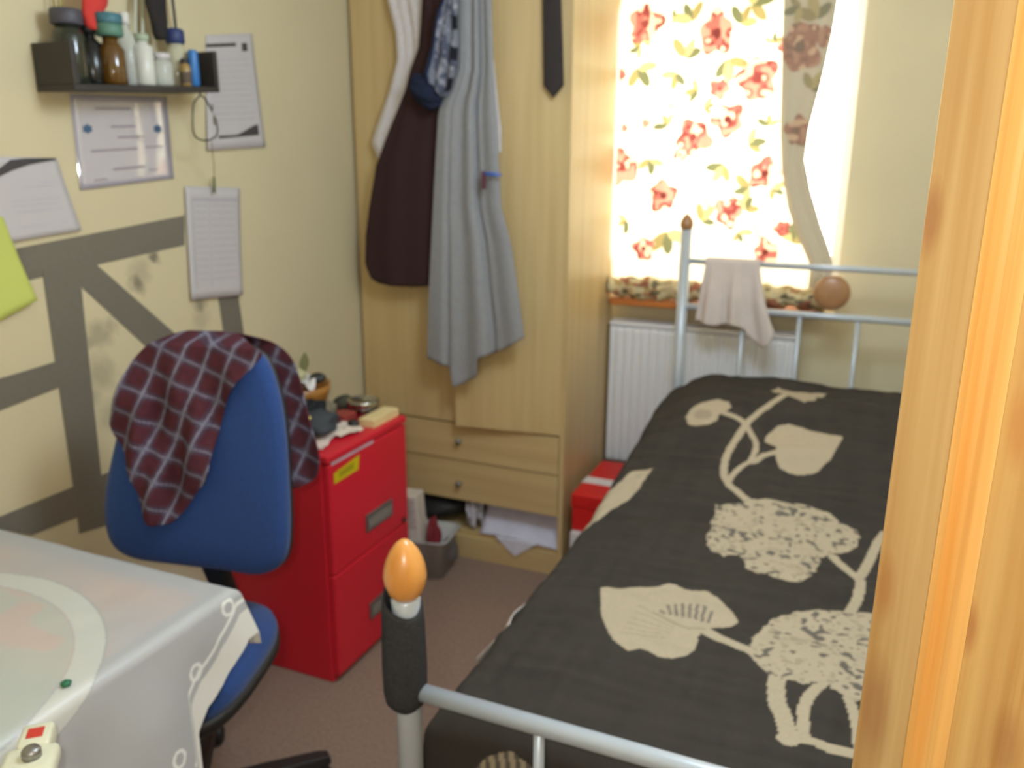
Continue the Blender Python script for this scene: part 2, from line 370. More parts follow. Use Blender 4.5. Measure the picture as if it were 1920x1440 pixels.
# ------------------------------------------------------------------ bed
bed = thing('metal_bed', 'silver tubular metal single bed frame with wooden finials', 'bed', (-.105, 2.0, 0))
BX0, BX1, BYH, BYF = -.607, .397, 2.98, 1.0
mbm = M['metal_bed']
for x in (BX0, BX1):
    p = MB().tube([(x, BYH, 0), (x, BYH, 1.262)], .0205, 20).build('head_post', mbm, bed, smooth=True)
    MB().lathe([(.012, 0), (.020, .004), (.025, .018), (.024, .032), (.017, .045), (.008, .056), (.001, .061)], (x, BYH, 1.258), 20).build('finial', M['dark_wood'], p, smooth=True)
for z, r in ((1.152, .0105), (.988, .0115), (.36, .0115)):
    MB().tube([(BX0, BYH, z), (BX1, BYH, z)], r, 14).build('head_rail', mbm, bed, smooth=True)
for x in (-.389, -.199, -.012, .178):
    MB().tube([(x, BYH, .36), (x, BYH, .988)], .008, 12).build('spindle', mbm, bed, smooth=True)
MB().lathe([(.001, -.019), (.030, -.0185), (.046, -.016), (.055, -.010), (.059, -.003), (.059, .003), (.055, .010), (.046, .016), (.030, .0185), (.001, .019)], (-.105, BYH, 1.069), 36, (0, 1, 0)).build('headboard_disc', M['dark_wood'], bed, smooth=True)
for x in (BX0, BX1):
    p = MB().tube([(x, BYF, 0), (x, BYF, .800), (x, BYF, .838), (x, BYF, .842)], [.0205, .0205, .0235, .019], 24).build('foot_post', mbm, bed, smooth=True)
    egg = [(.020, 0), (.0265, .008), (.032, .022), (.034, .036), (.0325, .050), (.0285, .064), (.022, .078), (.013, .090), (.006, .0955), (.001, .097)]
    MB().lathe(egg, (x, BYF, .842), 28).build('finial', M['knob_wood'], p, smooth=True)
for z, r in ((.676, .0145), (.30, .012)):
    MB().tube([(BX0, BYF, z), (BX1, BYF, z)], r, 16).build('foot_rail', mbm, bed, smooth=True)
for x in (-.381, -.199, -.012, .178):
    MB().tube([(x, BYF, .30), (x, BYF, .676)], .0085, 12).build('spindle', mbm, bed, smooth=True)
for x in (BX0+.02, BX1-.02):
    MB().box(x-.012, x+.012, BYF, BYH, .26, .32).build('side_rail', mbm, bed, bevel=.003)
# mattress with its pale sheet
ma = MB().box(BX0+.035, BX1-.03, 1.085, 2.93, .30, .545).build('mattress', mat('pale_ticking', C(205, 200, 196), .9), None, bevel=.04, seg=4, smooth=True)
tag(ma, 'pale mattress under the charcoal duvet', 'mattress')

# ---- duvet
DX0, DX1, DY0, DY1 = -.612, .405, 1.075, 2.925
def duvet_top(x, y):
    u = np.clip((x-DX0)/(DX1-DX0), 0, 1)
    crown = 1-(2*u-1)**4
    z = .578+.022*crown
    pil = .055*sstep(1.85, 2.35, y)+.13*sstep(2.2, 2.78, y)*(.55+.45*sstep(0, .16, u))
    z = z+pil*(1-.5*sstep(2.83, 2.93, y))
    return z
def duvet_hit(px_, py_):
    d = ray(px_, py_); d = d/np.linalg.norm(d); lo = .6
    for t in np.arange(.6, 4.2, .01):
        p = CAM+d*t
        if p[2] < duvet_top(p[0], p[1]): break
        lo = t
    hi = lo+.01
    for _ in range(12):
        m_ = (lo+hi)/2; p = CAM+d*m_
        if p[2] < duvet_top(p[0], p[1]): hi = m_
        else: lo = m_
    return (p[0], p[1])
LD, RD, FD = .36, .30, .34     # drops: left, right, foot
nt_, ns_ = 520, 760
tl = np.linspace(-LD, (DX1-DX0)+RD, nt_); sl = np.linspace(-FD, DY1-DY0, ns_)
T, S = np.meshgrid(tl, sl)
def bend(q, r=.045):
    """arc-length q<0 past an edge -> (horizontal overshoot, drop)"""
    a = np.clip(-q/r, 0, math.pi/2); h = r*np.sin(a); d = r*(1-np.cos(a)); rest = np.maximum(-q-r*math.pi/2, 0)
    return h, d+rest
hl, dl = bend(T); hr, dr = bend((DX1-DX0)-T); hf, df = bend(S)
X = DX0+.028+np.clip(T, 0, DX1-DX0)*(DX1-DX0-.056)/(DX1-DX0)-hl*.75-.10*np.maximum(dl-.045, 0)+hr*.75
Yd = DY0+.03+np.clip(S, 0, None)*(DY1-DY0-.03)/(DY1-DY0)-hf*.9
drop = np.maximum(np.maximum(dl, dr), df)
wr = .006*vnoise(X*4+Yd*2.2, Yd*14-X*3, 3)+.004*vnoise(X*9+3, Yd*26+X*5, 4)+.0025*vnoise(X*40, Yd*40, 5)
wr += .010*sstep(2.15, 2.4, Yd)*vnoise(X*3+Yd*3, Yd*16-X*7, 8)
Z = duvet_top(X, Yd)+wr-drop
X = X-.012*np.sin(Yd*17+1)*sstep(0, .2, dl)
A = np.stack([X, Yd, np.maximum(Z, .15)], -1)
# printed leaves and flowers, outlined in bed coordinates (x across, y along)
def q2(pts, ox, oy, k=.34375): return [duvet_hit(ox+k*a, oy+k*b) for a, b in pts]
PX_, PY_ = X, Yd
dark = np.array(C(61, 57, 52)); cream = np.array(C(178, 164, 140)); creamd = np.array(C(120, 113, 102))
colr = np.empty(X.shape+(3,)); colr[:] = dark
colr *= (1+.10*vnoise(X*6, Yd*60, 11)+.06*vnoise(X*60, Yd*6, 12))[..., None]
def fill(poly, c, jit=0.0):
    x, y = PX_, PY_
    if jit: x = x+jit*vnoise(X*70, Yd*70, 21); y = y+jit*vnoise(X*70, Yd*70, 22)
    msk = in_poly(x, y, poly); colr[msk] = c; return msk
def stem(pts, w):
    p = [tuple(a) for a in smooth_poly(pts, 5, False)]; colr[d_line(PX_, PY_, p) < w/2] = cream
O2, O3 = (1060, 680), (1060, 945)
stem(q2([(1210, 185), (1080, 265), (1000, 330), (935, 410), (880, 510), (865, 600), (890, 660), (930, 700), (990, 755)], *O2), .021)
stem(q2([(850, 280), (920, 300), (975, 340), (1025, 400), (1040, 460), (1010, 535), (920, 600), (895, 640)], *O2), .017)
stem(q2([(1140, 500), (1080, 515), (1020, 545)], *O2), .017)
stem(q2([(1460, 1050), (1520, 1120), (1600, 1180), (1600, 1260), (1550, 1360)], *O2), .022)
stem(q2([(1600, 1180), (1640, 1110), (1690, 1010), (1740, 930)], *O2), .022)
stem(q2([(760, 690), (880, 750), (1000, 800), (1050, 850)], *O3), .021)
stem(q2([(1155, 930), (1150, 1070), (1190, 1150), (1222, 1290)], *O3), .030)
stem(q2([(1430, 960), (1310, 1090), (1300, 1290)], *O3), .021)
stem(q2([(1190, 1275), (1330, 1300), (1440, 1340), (1560, 1372), (1700, 1420)], *O3), .022)
stem(q2([(1540, 1070), (1590, 1200), (1600, 1340)], *O3), .018)
fill(q2([(1090, 410), (1110, 375), (1160, 345), (1220, 333), (1300, 345), (1400, 375), (1515, 405), (1490, 460), (1440, 535), (1380, 580), (1300, 602), (1220, 595), (1170, 570), (1150, 530), (1140, 495), (1150, 470), (1120, 455), (1090, 430)], *O2), cream)
h2 = fill(q2([(655, 295), (680, 260), (740, 225), (830, 212), (890, 225), (905, 250), (880, 275), (845, 280), (830, 310), (790, 335), (720, 350), (670, 330)], *O2), cream)
cx, cy = duvet_hit(1060+.34375*750, 680+.34375*285); colr[np.hypot((X-cx)*.8, Yd-cy) < .022] = cream*.8
fill(q2([(1120, 140), (1160, 130), (1250, 145), (1330, 155), (1420, 160), (1410, 180), (1370, 185), (1365, 215), (1320, 215), (1300, 240), (1270, 215), (1225, 200), (1170, 180), (1130, 165)], *O2), cream*.92, .004)
h4 = fill(q2([(820, 785), (900, 775), (960, 770), (1000, 755), (1080, 750), (1200, 765), (1320, 785), (1430, 820), (1510, 870), (1590, 910), (1605, 960), (1580, 1005), (1500, 1030), (1420, 1045), (1390, 1060), (1385, 1100), (1340, 1160), (1280, 1190), (1200, 1190), (1130, 1160), (1100, 1140), (1040, 1145), (990, 1110), (970, 1075), (950, 1040), (870, 1050), (800, 1025), (770, 985), (765, 940), (795, 900), (800, 850), (815, 815)], *O2), cream, .004)
fill(q2([(480, 565), (440, 580), (370, 590), (310, 640), (240, 690), (180, 770), (130, 850), (90, 920), (130, 905), (200, 830), (290, 780), (370, 730), (410, 680)], *O2), cream)
h5 = fill(q2([(190, 465), (300, 462), (400, 450), (500, 450), (560, 435), (610, 440), (660, 465), (780, 480), (850, 525), (910, 580), (945, 635), (900, 660), (800, 685), (740, 690), (725, 720), (710, 780), (660, 825), (580, 840), (510, 830), (460, 800), (410, 785), (340, 800), (260, 745), (220, 670), (195, 600)], *O3), cream)
for k in range(8):
    a = (520+k*40, 560-abs(k-3)*-4+ (10 if k in (0, 7) else -10)); b_ = (540+k*34, 600+k*6)
    p = q2([a, b_], *O3); colr[(d_line(PX_, PY_, p) < .0032) & h5] = creamd
p = q2([(480, 590), (620, 660), (780, 690)], *O3); colr[(d_line(PX_, PY_, p) < .003) & h5] = cream*.78
for k in range(6):
    p = q2([(400-k*20, 560+k*28), (600-k*10, 660+k*12)], *O3); colr[(d_line(PX_, PY_, p) < .002) & h5] = cream*.84
h6 = fill(q2([(1015, 760), (1060, 680), (1140, 620), (1240, 585), (1320, 580), (1450, 575), (1640, 595), (1800, 640), (1850, 800), (1800, 950), (1700, 1040), (1580, 1090), (1540, 1070), (1500, 1040), (1440, 1020), (1430, 985), (1290, 985), (1200, 960), (1120, 945), (1060, 880), (1020, 820)], *O3), cream, .004)
xa, ya = X*.8+Yd*.6+.01*vnoise(X*50, Yd*50, 33), Yd*.8-X*.6; spk = vnoise(xa*85, ya*60, 31)+.7*vnoise(X*70-Yd*60, Yd*120+X*50, 32)
colr[(h4 | h6) & (spk > .62)] = creamd*.75
colr[(h4 | h6) & (spk < -.7)] = cream*.8
# striped leaf on the foot end
xs, ss = X, S
leaf = in_poly(xs, ss, [(-.545, -.30), (-.55, -.16), (-.50, -.085), (-.455, -.06), (-.40, -.09), (-.345, -.14), (-.33, -.22), (-.40, -.32)])
colr[leaf] = cream*.85; colr[leaf & (np.sin((X+.12*S)*330) > .15)] = creamd*.7
leaf = in_poly(xs, ss, [(-.31, -.30), (-.30, -.13), (-.22, -.09), (-.12, -.14), (-.10, -.30)])
colr[leaf] = cream*.85; colr[leaf & (np.sin((X+.12*S)*330) > .15)] = creamd*.7
dv = gridobj('duvet', A, M['attr_cloth'], smooth=True, col=colr.reshape(-1, 3))
tag(dv, 'charcoal duvet with cream printed leaves and flowers on the bed', 'duvet')
# bit of pale sheet hanging from the bed side
i = np.linspace(0, 1, 10); U, Vv = np.meshgrid(i, i)
A = np.stack([-.632-.05*Vv+.006*np.sin(U*9), 1.40+.20*U, .53-.11*Vv*(.6+.4*np.sin(U*3))], -1)
tag(gridobj('bed_sheet', A, mat('white_sheet', C(206, 196, 188), .9), smooth=True, solid=.003), 'edge of white bed sheet showing below the charcoal duvet', 'sheet')

# sock over the foot post
mb = MB(); n = 28; prof = [(.034, -.185), (.0375, -.165), (.0385, -.12), (.0375, -.08), (.0365, -.04), (.0345, -.012), (.0325, 0.0), (.029, -.004), (.026, -.03)]
V = []; cxs = BX0-.006
prof = [(.012, -.196), (.026, -.194)]+prof
for r, h in prof:
    for k in range(n):
        an = 2*math.pi*k/n; tilt = -.020*math.cos(an-math.radians(-40))*max(0, 1+h/.12)
        V.append((cxs+r*math.cos(an)*.95, BYF+r*math.sin(an)*.90, .838+h+tilt+.001*math.sin(3*an+h*90)))
Fc = [[a*n+k, a*n+(k+1) % n, (a+1)*n+(k+1) % n, (a+1)*n+k] for a in range(len(prof)-1) for k in range(n)]
tag(mobj('sock', V, Fc, mat('charcoal_knit', C(62, 62, 64), .95, var=.2, scale=160, bump=.4, bscale=500, spec=.1), smooth=True), 'charcoal knitted sock pulled over the wooden-knobbed foot post of the bed', 'sock')

# towel over the head rail
nu, nv = 46, 60; U, Vv = np.meshgrid(np.linspace(0, 1, nu), np.linspace(-1, 1, nv))
zr_, yr_ = 1.152, BYH
hemz = np.interp(U, [0, .25, .55, .75, .82, .92, 1.0], [.918, .905, .915, .90, .868, .838, .90])
fr = np.clip(Vv, 0, 1); bk = np.clip(-Vv, 0, 1)
Lf = np.where(Vv >= 0, fr*(zr_-hemz), bk*.17)
ang = np.clip(Lf/.016, 0, math.pi/2); down = np.maximum(Lf-.016*math.pi/2, 0)
sg = np.where(Vv >= 0, -1, 1)
zt = zr_+.016*np.cos(ang)-down
xt = -.528+U*(.182)+(Vv > 0)*fr*((U-.45)*.05)+(Vv > 0)*sstep(.75, 1, U)*fr**2*.045
yt = yr_+sg*(.016*np.sin(ang)+.004*fr)+(.010*np.sin(U*17+1)+.006*np.sin(U*31))*np.clip(down*6, 0, 1)*1.0-.012*np.clip(down*8, 0, 1)*(Vv > 0)
tag(gridobj('towel', np.stack([xt, yt, zt], -1), mat('pinkish_white_towel', C(214, 202, 196), .95, var=.04, bump=.3, bscale=300, spec=.1), smooth=True, solid=.004), 'pale pinkish towel hung over the head rail of the bed', 'towel')

# ------------------------------------------------------------------ radiator and curtain
ra = thing('radiator', 'white ribbed panel radiator under the window', 'radiator', (-.56, 3.15, .30))
nx, R0, R1 = 420, -.912, -.215; xs = np.linspace(R0, R1, nx); zs = np.array([.30, .312, .33, .84, .858, .868])
rib = .0055*sstep(.2, .8, .5+.5*np.cos((xs-R0)*2*math.pi/.0335))
A = np.zeros((len(zs), nx, 3)); prof = np.array([.006, 0.001, 0, 0, .001, .006])
for k, z in enumerate(zs):
    A[k, :, 0] = xs; A[k, :, 2] = z; A[k, :, 1] = 3.118+prof[k]-rib*(1 if 0 < k < 5 else 0)
gridobj('front_panel', A, M['rad'], ra, smooth=True, solid=.002)
MB().box(R0, R1, 3.128, 3.19, .31, .86).build('back_panel', M['rad'], ra, bevel=.004)
MB().box(R0-.004, R1+.004, 3.112, 3.195, .868, .886).build('top_grille', M['rad'], ra, bevel=.004)
MB().box(R1, R1+.006, 3.114, 3.195, .31, .868).build('side_cover', M['rad'], ra, bevel=.002)
for bx in (R0+.1, R1-.14): MB().box(bx, bx+.04, 3.19, YB-.001, .5, .55).build('bracket', M['rad'], ra)
MB().tube([(R1+.03, 3.155, 0), (R1+.03, 3.155, .33)], .0075, 10).tube([(R1, 3.155, .34), (R1+.045, 3.155, .34)], .011, 12).build('valve_pipe', M['white'], ra, smooth=True)

cur = thing('curtain', 'cream curtain printed with red roses in front of the bright window', 'curtain', (-.57, 3.13, .99))
cloth_m = mat('floral_curtain_cloth', (1, 1, 1), .9, var=.03, scale=150, attr=True, spec=.1, trans=.62)
YC = 3.12
edge = [(at(x, y, 1, YC)[2], at(x, y, 1, YC)[0]) for x, y in ((1492, -60), (1490, 0), (1486, 120), (1482, 250), (1484, 320), (1496, 390), (1518, 450), (1532, 480), (1540, 500))]
ez = np.array([e[0] for e in edge])[::-1]; ex = np.array([e[1] for e in edge])[::-1]
nu, nv = 300, 400
U, Vv = np.meshgrid(np.linspace(0, 1, nu), np.linspace(0, 1, nv))
ZT, ZB = 2.16, .992
Z = ZT+(ZB-ZT)*Vv
XR_ = np.interp(Z, ez, ex); XR_ = np.where(Z < 1.13, np.interp(Z, [.99, 1.13], [-.135, ex[0]]), XR_)
X = -.919+U*(XR_+.919)
hem = sstep(1.10, 1.0, Z)
Yc = YC+.010*np.sin(U*21+.8*np.sin(Vv*3))+.006*np.sin(U*43+2)
Yc = Yc+hem*(.008*np.sin(X*55))-.0*Z+.012*hem
Zc = Z+hem*(.012*vnoise(X*25, Z*40, 41))
colr = np.empty(X.shape+(3,)); colr[:] = np.array(C(240, 232, 205))
rose_c = [np.array(C(164, 92, 80)), np.array(C(124, 60, 54)), np.array(C(186, 130, 108)), np.array(C(222, 182, 150))]
leaf_c = [np.array(C(148, 132, 84)), np.array(C(104, 104, 72)), np.array(C(182, 164, 108))]
def spot(px_, py_): p = at(px_, py_, 1, YC); return p[0], p[2]
KPX = 1/1553*3.45     # metres per photo pixel at the curtain
def rose(px_, py_, r, seed, asp=1.0, tone=0):
    cx, cz = spot(px_, py_); r *= KPX*1.02; dx = (X-cx)*asp; dz = (Z-cz); th = np.arctan2(dz, dx); d = np.hypot(dx, dz)
    rg = np.random.default_rng(seed); a1, a2 = rg.uniform(0, 6.28, 2)
    rad = r*(1+.13*np.sin(5*th+a1)+.10*np.sin(3*th+a2))
    msk = d < rad; n1 = vnoise((X+seed)*75, Z*75, seed % 60); n2 = vnoise((X+seed)*40, Z*40, (seed+7) % 60)
    c = np.empty(X.shape+(3,)); c[:] = rose_c[0]
    c[n1 > .25] = rose_c[1]; c[n2 > .3] = rose_c[2]; c[(n2 < -.45)] = rose_c[3]
    c[d < r*.25] = rose_c[1]*(.6 if tone else 1)
    colr[msk] = c[msk]
def leafy(px_, py_, r, ang, seed, tone=0, n=3):
    cx, cz = spot(px_, py_); r *= KPX; rg = np.random.default_rng(seed+500)
    for k in range(n):
        a = math.radians(ang)+(k-(n-1)/2)*1.0+rg.uniform(-.2, .2); L = r*rg.uniform(.8, 1.1)
        ox, oz = cx+math.cos(a)*L*.6, cz+math.sin(a)*L*.6
        u_ = (X-ox)*math.cos(a)+(Z-oz)*math.sin(a); w_ = -(X-ox)*math.sin(a)+(Z-oz)*math.cos(a)
        msk = (u_/(L*.62))**2+(w_/(L*.30))**2 < 1
        colr[msk] = leaf_c[(tone+k) % 3]
def sprig(pts):
    p = [spot(*q) for q in pts]; colr[d_line(X, Z, p) < .0042] = leaf_c[2]
for k, s in enumerate(([(1255, 185), (1262, 205), (1250, 195)], [(1175, 165), (1185, 190), (1192, 210)], [(1305, 345), (1320, 368), (1330, 385)], [(1200, 245), (1206, 270)], [(1410, 415), (1425, 445)])): sprig(s)
for k, (x, y, r, a, t) in enumerate(((1295, 38, 24, 110, 0), (1283, 105, 24, 60, 1), (1268, 138, 22, 250, 2), (1198, 128, 30, 300, 0), (1412, 8, 32, 20, 0), (1368, 112, 26, 280, 1), (1388, 42, 24, 60, 2),
        (1310, 172, 20, 180, 2), (1322, 200, 14, 0, 0), (1222, 300, 20, 270, 0), (1358, 312, 26, 240, 1), (1405, 268, 20, 10, 0), (1405, 356, 24, 200, 0), (1448, 352, 18, 330, 0), (1252, 437, 32, 280, 0), (1316, 412, 22, 40, 1),
        (1396, 392, 20, 70, 0), (1250, 235, 18, 120, 2), (1482, 452, 26, 80, 0), (1205, 60, 20, 250, 0), (1450, 80, 14, 90, 0), (1175, 415, 18, 200, 2), (1260, 30, 10, 0, 2), (1200, 90, 16, 200, 0), (1440, 235, 16, 90, 2), (1385, 435, 18, 300, 0))):
    leafy(x, y, r, a, k, t)
for k, (x, y, r, asp, t) in enumerate(((1210, 45, 27, 1, 0), (1344, 62, 32, 1.35, 1), (1420, 148, 31, 1.05, 0), (1300, 258, 27, 1, 0), (1364, 224, 24, 1, 1), (1349, 166, 15, 1, 0), (1166, 314, 28, 1, 0), (1243, 367, 24, 1.1, 1),
        (1434, 326, 23, 1, 1), (1365, 398, 24, 1.15, 0), (1207, 466, 19, 1, 1), (1436, 472, 21, 1.1, 1), (1466, 429, 12, 1, 0), (1480, 82, 16, 1, 0), (1212, 232, 8, 1, 0), (1275, 290, 11, 1, 0), (1160, 140, 12, 1, 1), (1170, 240, 7, 1, 0))):
    rose(x, y, r, k+3, asp, t)
bl = vnoise(X*17, Z*26, 51)
low = Z < 1.055
colr[low & (bl > .34)] = rose_c[1]*.8; colr[low & (bl < -.45)] = leaf_c[1]*.7
A = np.stack([X, Yc, Zc], -1)
gridobj('cloth_panel', A, cloth_m, cur, smooth=True, col=colr.reshape(-1, 3))
nx_, na_ = 260, 40; xs_ = np.linspace(-.916, -.13, nx_); Ux, Ua = np.meshgrid(xs_, np.linspace(0, 2*math.pi, na_))
rr_ = .036+.010*vnoise(Ux*9, Ua*0+1, 52)+.006*vnoise(Ux*22, Ua*1.3, 53)+.005*np.sin(Ux*75+2*np.sin(Ua))
rr_ = rr_*(1+.25*sstep(-.75, -.9, Ux))
cr_ = np.empty(Ux.shape+(3,)); cr_[:] = C(206, 192, 152)
b1, b2 = vnoise(Ux*26, Ua*2.2, 54), vnoise(Ux*34+9, Ua*2.6, 55)
cr_[b1 > .4] = C(164, 108, 84); cr_[b2 > .5] = C(112, 104, 82); cr_[b2 < -.5] = C(176, 152, 104)
gridobj('gathered_hem', np.stack([Ux, 3.112-.95*rr_*np.cos(Ua), 1.022+1.05*rr_*np.sin(Ua)], -1), mat('gathered_floral_cloth', (1, 1, 1), .9, attr=True, spec=.1), cur, smooth=True, col=cr_.reshape(-1, 3))
# doubled, turned-back right edge of the curtain
outer = [(at(x, y, 1, YC)[2], at(x, y, 1, YC)[0]) for x, y in ((1574, -60), (1570, 0), (1560, 60), (1540, 150), (1516, 240), (1508, 300), (1520, 360), (1538, 420), (1556, 470), (1562, 500))]
oz = np.array([e[0] for e in outer])[::-1]; ox = np.array([e[1] for e in outer])[::-1]
nu2 = 70; U, Vv = np.meshgrid(np.linspace(0, 1, nu2), np.linspace(0, 1, nv)); Z = ZT+(1.06-ZT)*Vv
X0 = np.interp(Z, ez, ex)-.035; X1 = np.interp(Z, oz, ox); X = X0+U*(X1-X0)
Yc = YC+.010-.012*np.sin(U*math.pi)-.02*sstep(1.45, 1.12, Z)+.006*np.sin(U*9+Z*2)
colr = np.empty(X.shape+(3,)); colr[:] = np.array(C(214, 204, 182))
for k, (x, y, r, asp, t) in enumerate(((1500, 88, 34, 1.1, 1), (1495, 245, 22, 1.3, 1), (1550, 70, 14, 1, 0))): rose(x, y, r, k+40, asp, t)
for k, (x, y, r, a, t) in enumerate(((1530, 35, 26, 100, 1), (1520, 165, 22, 60, 1), (1500, 15, 20, 200, 0))): leafy(x, y, r, a, 90+k, t)
colr = colr*.62+np.array(C(206, 196, 172))*.38
dk = mat('folded_curtain_lining', (1, 1, 1), .9, var=.03, scale=150, attr=True, spec=.1, trans=.12)
gridobj('folded_edge', np.stack([X, Yc, Z], -1), dk, cur, smooth=True, col=colr.reshape(-1, 3), solid=.004)
MB().tube([(-1.08, 3.135, 2.17), (-.02, 3.135, 2.17)], .011, 12).build('curtain_pole', M['white'], cur, smooth=True)

# ------------------------------------------------------------------ clothes on the wardrobe doors
def drape(name, left, right, bottom, y0, fold, m, ztop=2.05, nu=50, nv=90, col=None, solid=.005, parent=None, bulge=0.0, ytop=None):
    cv = lambda q: (at(q[0], q[1], 1, y0)[0], at(q[0], q[1], 1, y0)[2])
    L = sorted([cv(q)[::-1] for q in left]); Rr = sorted([cv(q)[::-1] for q in right])
    fl = lambda z: np.interp(z, [a for a, _ in L], [b for _, b in L]); frr = lambda z: np.interp(z, [a for a, _ in Rr], [b for _, b in Rr])
    bu = []; bz = []
    for q in bottom:
        x, z = cv(q); bu.append((x-fl(z))/(frr(z)-fl(z))); bz.append(z)
    U, Vv = np.meshgrid(np.linspace(0, 1, nu), np.linspace(0, 1, nv))
    zb = np.interp(U, bu, bz); Z = ztop+Vv*(zb-ztop); X = fl(Z)+U*(frr(Z)-fl(Z))
    Yy = y0-fold(U, Vv, X, Z)-bulge*np.sin(np.pi*np.clip(U, .0, 1))
    c = None if col is None else col(U, Vv, X, Z).reshape(-1, 3)
    return gridobj(name, np.stack([X, Yy, Z], -1), m, parent, smooth=True, solid=solid, col=c)
fabric = lambda n, c, **k: mat(n, c, .95, var=k.pop('var', .06), scale=60, bump=.2, bscale=400, spec=.1, **k)
o = drape('white_shirt', [(727, 0), (742, 60), (745, 110), (730, 170), (700, 255), (697, 268), (712, 305)], [(820, 0), (820, 305)], [(697, 268), (712, 305), (820, 330)], 2.590,
          lambda U, V, X, Z: .004*np.sin(U*14)+.003*np.sin(U*30+Z*3), fabric('white_cotton', C(212, 204, 202)))
tag(o, 'white shirt hanging behind the dark brown coat on the wardrobe door', 'shirt')
o = drape('white_vest', [(905, 60), (905, 300)], [(921, 60), (934, 195), (940, 245), (940, 285)], [(905, 300), (925, 292), (940, 285)], 2.540, lambda U, V, X, Z: .002*np.sin(U*8), fabric('white_cotton_vest', C(220, 214, 212)), ztop=1.80)
tag(o, 'sliver of white cloth showing beside the right edge of the hanging grey robe', 'clothing')
o = drape('brown_coat', [(796, -30), (790, 60), (787, 90), (772, 130), (762, 170), (730, 250), (708, 310), (695, 390), (689, 440), (688, 490), (692, 510)], [(846, -30), (850, 120), (850, 200), (852, 540)],
          [(690, 500), (697, 520), (712, 530), (740, 535), (780, 537), (810, 535), (852, 535)], 2.565, lambda U, V, X, Z: .010*np.sin(np.pi*np.clip(U*1.2, 0, 1))+.003*np.sin(U*18+Z*2), fabric('dark_brown_wool', C(62, 44, 44)), solid=.02)
tag(o, 'dark maroon-brown coat with rounded hem hanging on the wardrobe', 'coat')
gfold = lambda U, V, X, Z: .009*np.cos((U-.18)*2*math.pi*2.6)*(.55+.45*V)+.002*np.sin(U*23+1)-.022*np.exp(-((U-.62-.05*V)/.035)**2)-.016*np.exp(-((U-.22)/.03)**2)*V
o = drape('grey_robe', [(857, 0), (854, 130), (838, 172), (827, 190), (821, 217), (816, 298), (811, 390), (802, 570), (800, 672)], [(922, 0), (927, 162), (932, 244), (941, 390), (960, 461), (984, 632)],
          [(800, 672), (838, 687), (845, 700), (850, 726), (862, 722), (895, 705), (897, 672), (940, 657), (985, 632)], 2.515, gfold, fabric('grey_jersey', C(150, 150, 152)), nu=110, nv=110)
tag(o, 'long light grey robe with an uneven hem hanging on the wardrobe', 'robe')
def scol(U, V, X, Z):
    n1 = vnoise(X*60, Z*45, 61); n2 = vnoise(X*110, Z*80, 62); c = np.empty(U.shape+(3,)); c[:] = C(122, 124, 136)
    c[n1 > .25] = C(84, 88, 106); c[n2 > .5] = C(156, 156, 166); c[U < .14] = C(40, 50, 76); c[(U > .8) & (np.sin(Z*70) > .2)] = C(34, 34, 42); return c
o = drape('patterned_scarf', [(838, -20), (822, 20), (810, 80), (797, 140), (800, 150)], [(858, -20), (857, 60), (857, 120), (845, 165), (835, 180)], [(798, 150), (812, 160), (825, 182), (840, 178)], 2.485,
          lambda U, V, X, Z: .006*np.sin(U*16)+.004*np.sin(Z*40+U*6), M['attr_cloth'], col=scol, nu=60, nv=110)
tag(o, 'blue-grey patterned scarf hanging over the coat beside the grey robe', 'scarf')
c0 = at(798, 172, 1, 2.50); mb = MB(); prof = []
Uu, Vv = np.meshgrid(np.linspace(0, 2*math.pi, 26), np.linspace(0, math.pi, 16))
rr = 1+.18*np.sin(Uu*5+Vv*3)*np.sin(Vv)+.10*np.sin(Uu*9+1)*np.sin(Vv)
ax1 = np.array([.62, 0, -.42]); ax2 = np.array([.35, 0, .6]); A = c0+(.066*rr*np.cos(Vv))[..., None]*ax1/np.linalg.norm(ax1)+(.040*rr*np.sin(Vv)*np.cos(Uu))[..., None]*ax2/np.linalg.norm(ax2)+(.024*rr*np.sin(Vv)*np.sin(Uu))[..., None]*np.array([0, 1, 0])
tag(gridobj('navy_cap', A, fabric('navy_cotton', C(40, 46, 66)), smooth=True), 'crumpled navy cloth cap hanging against the brown coat', 'cap')
o = drape('dark_necktie', [(1018, -10), (1019, 80), (1020, 155)], [(1052, -10), (1055, 80), (1057, 155)], [(1020, 160), (1038, 183), (1057, 160)], 2.600, lambda U, V, X, Z: .003*np.sin(U*math.pi), fabric('charcoal_silk', C(62, 56, 54)), nu=21, nv=40, solid=.006)
tag(o, 'dark charcoal necktie hanging on the right wardrobe door', 'necktie')
pa_, pb_ = at(908, 326, 1, 2.487), at(940, 328, 1, 2.487)
tg = thing('blue_pen', 'small blue pen clipped to the hanging grey robe', 'pen', tuple(pa_))
MB().tube([pa_, pa_*.5+pb_*.5, pb_], [.0055, .0055, .003], 10).build('barrel', mat('blue_plastic', C(52, 96, 190), .4), tg, smooth=True)
MB().obox(at(907, 338, 1, 2.487), (.008, 0, 0), (0, .004, 0), (0, 0, .028)).build('clip', mat('dark_red_plastic', C(92, 50, 62), .5), tg, bevel=.002)

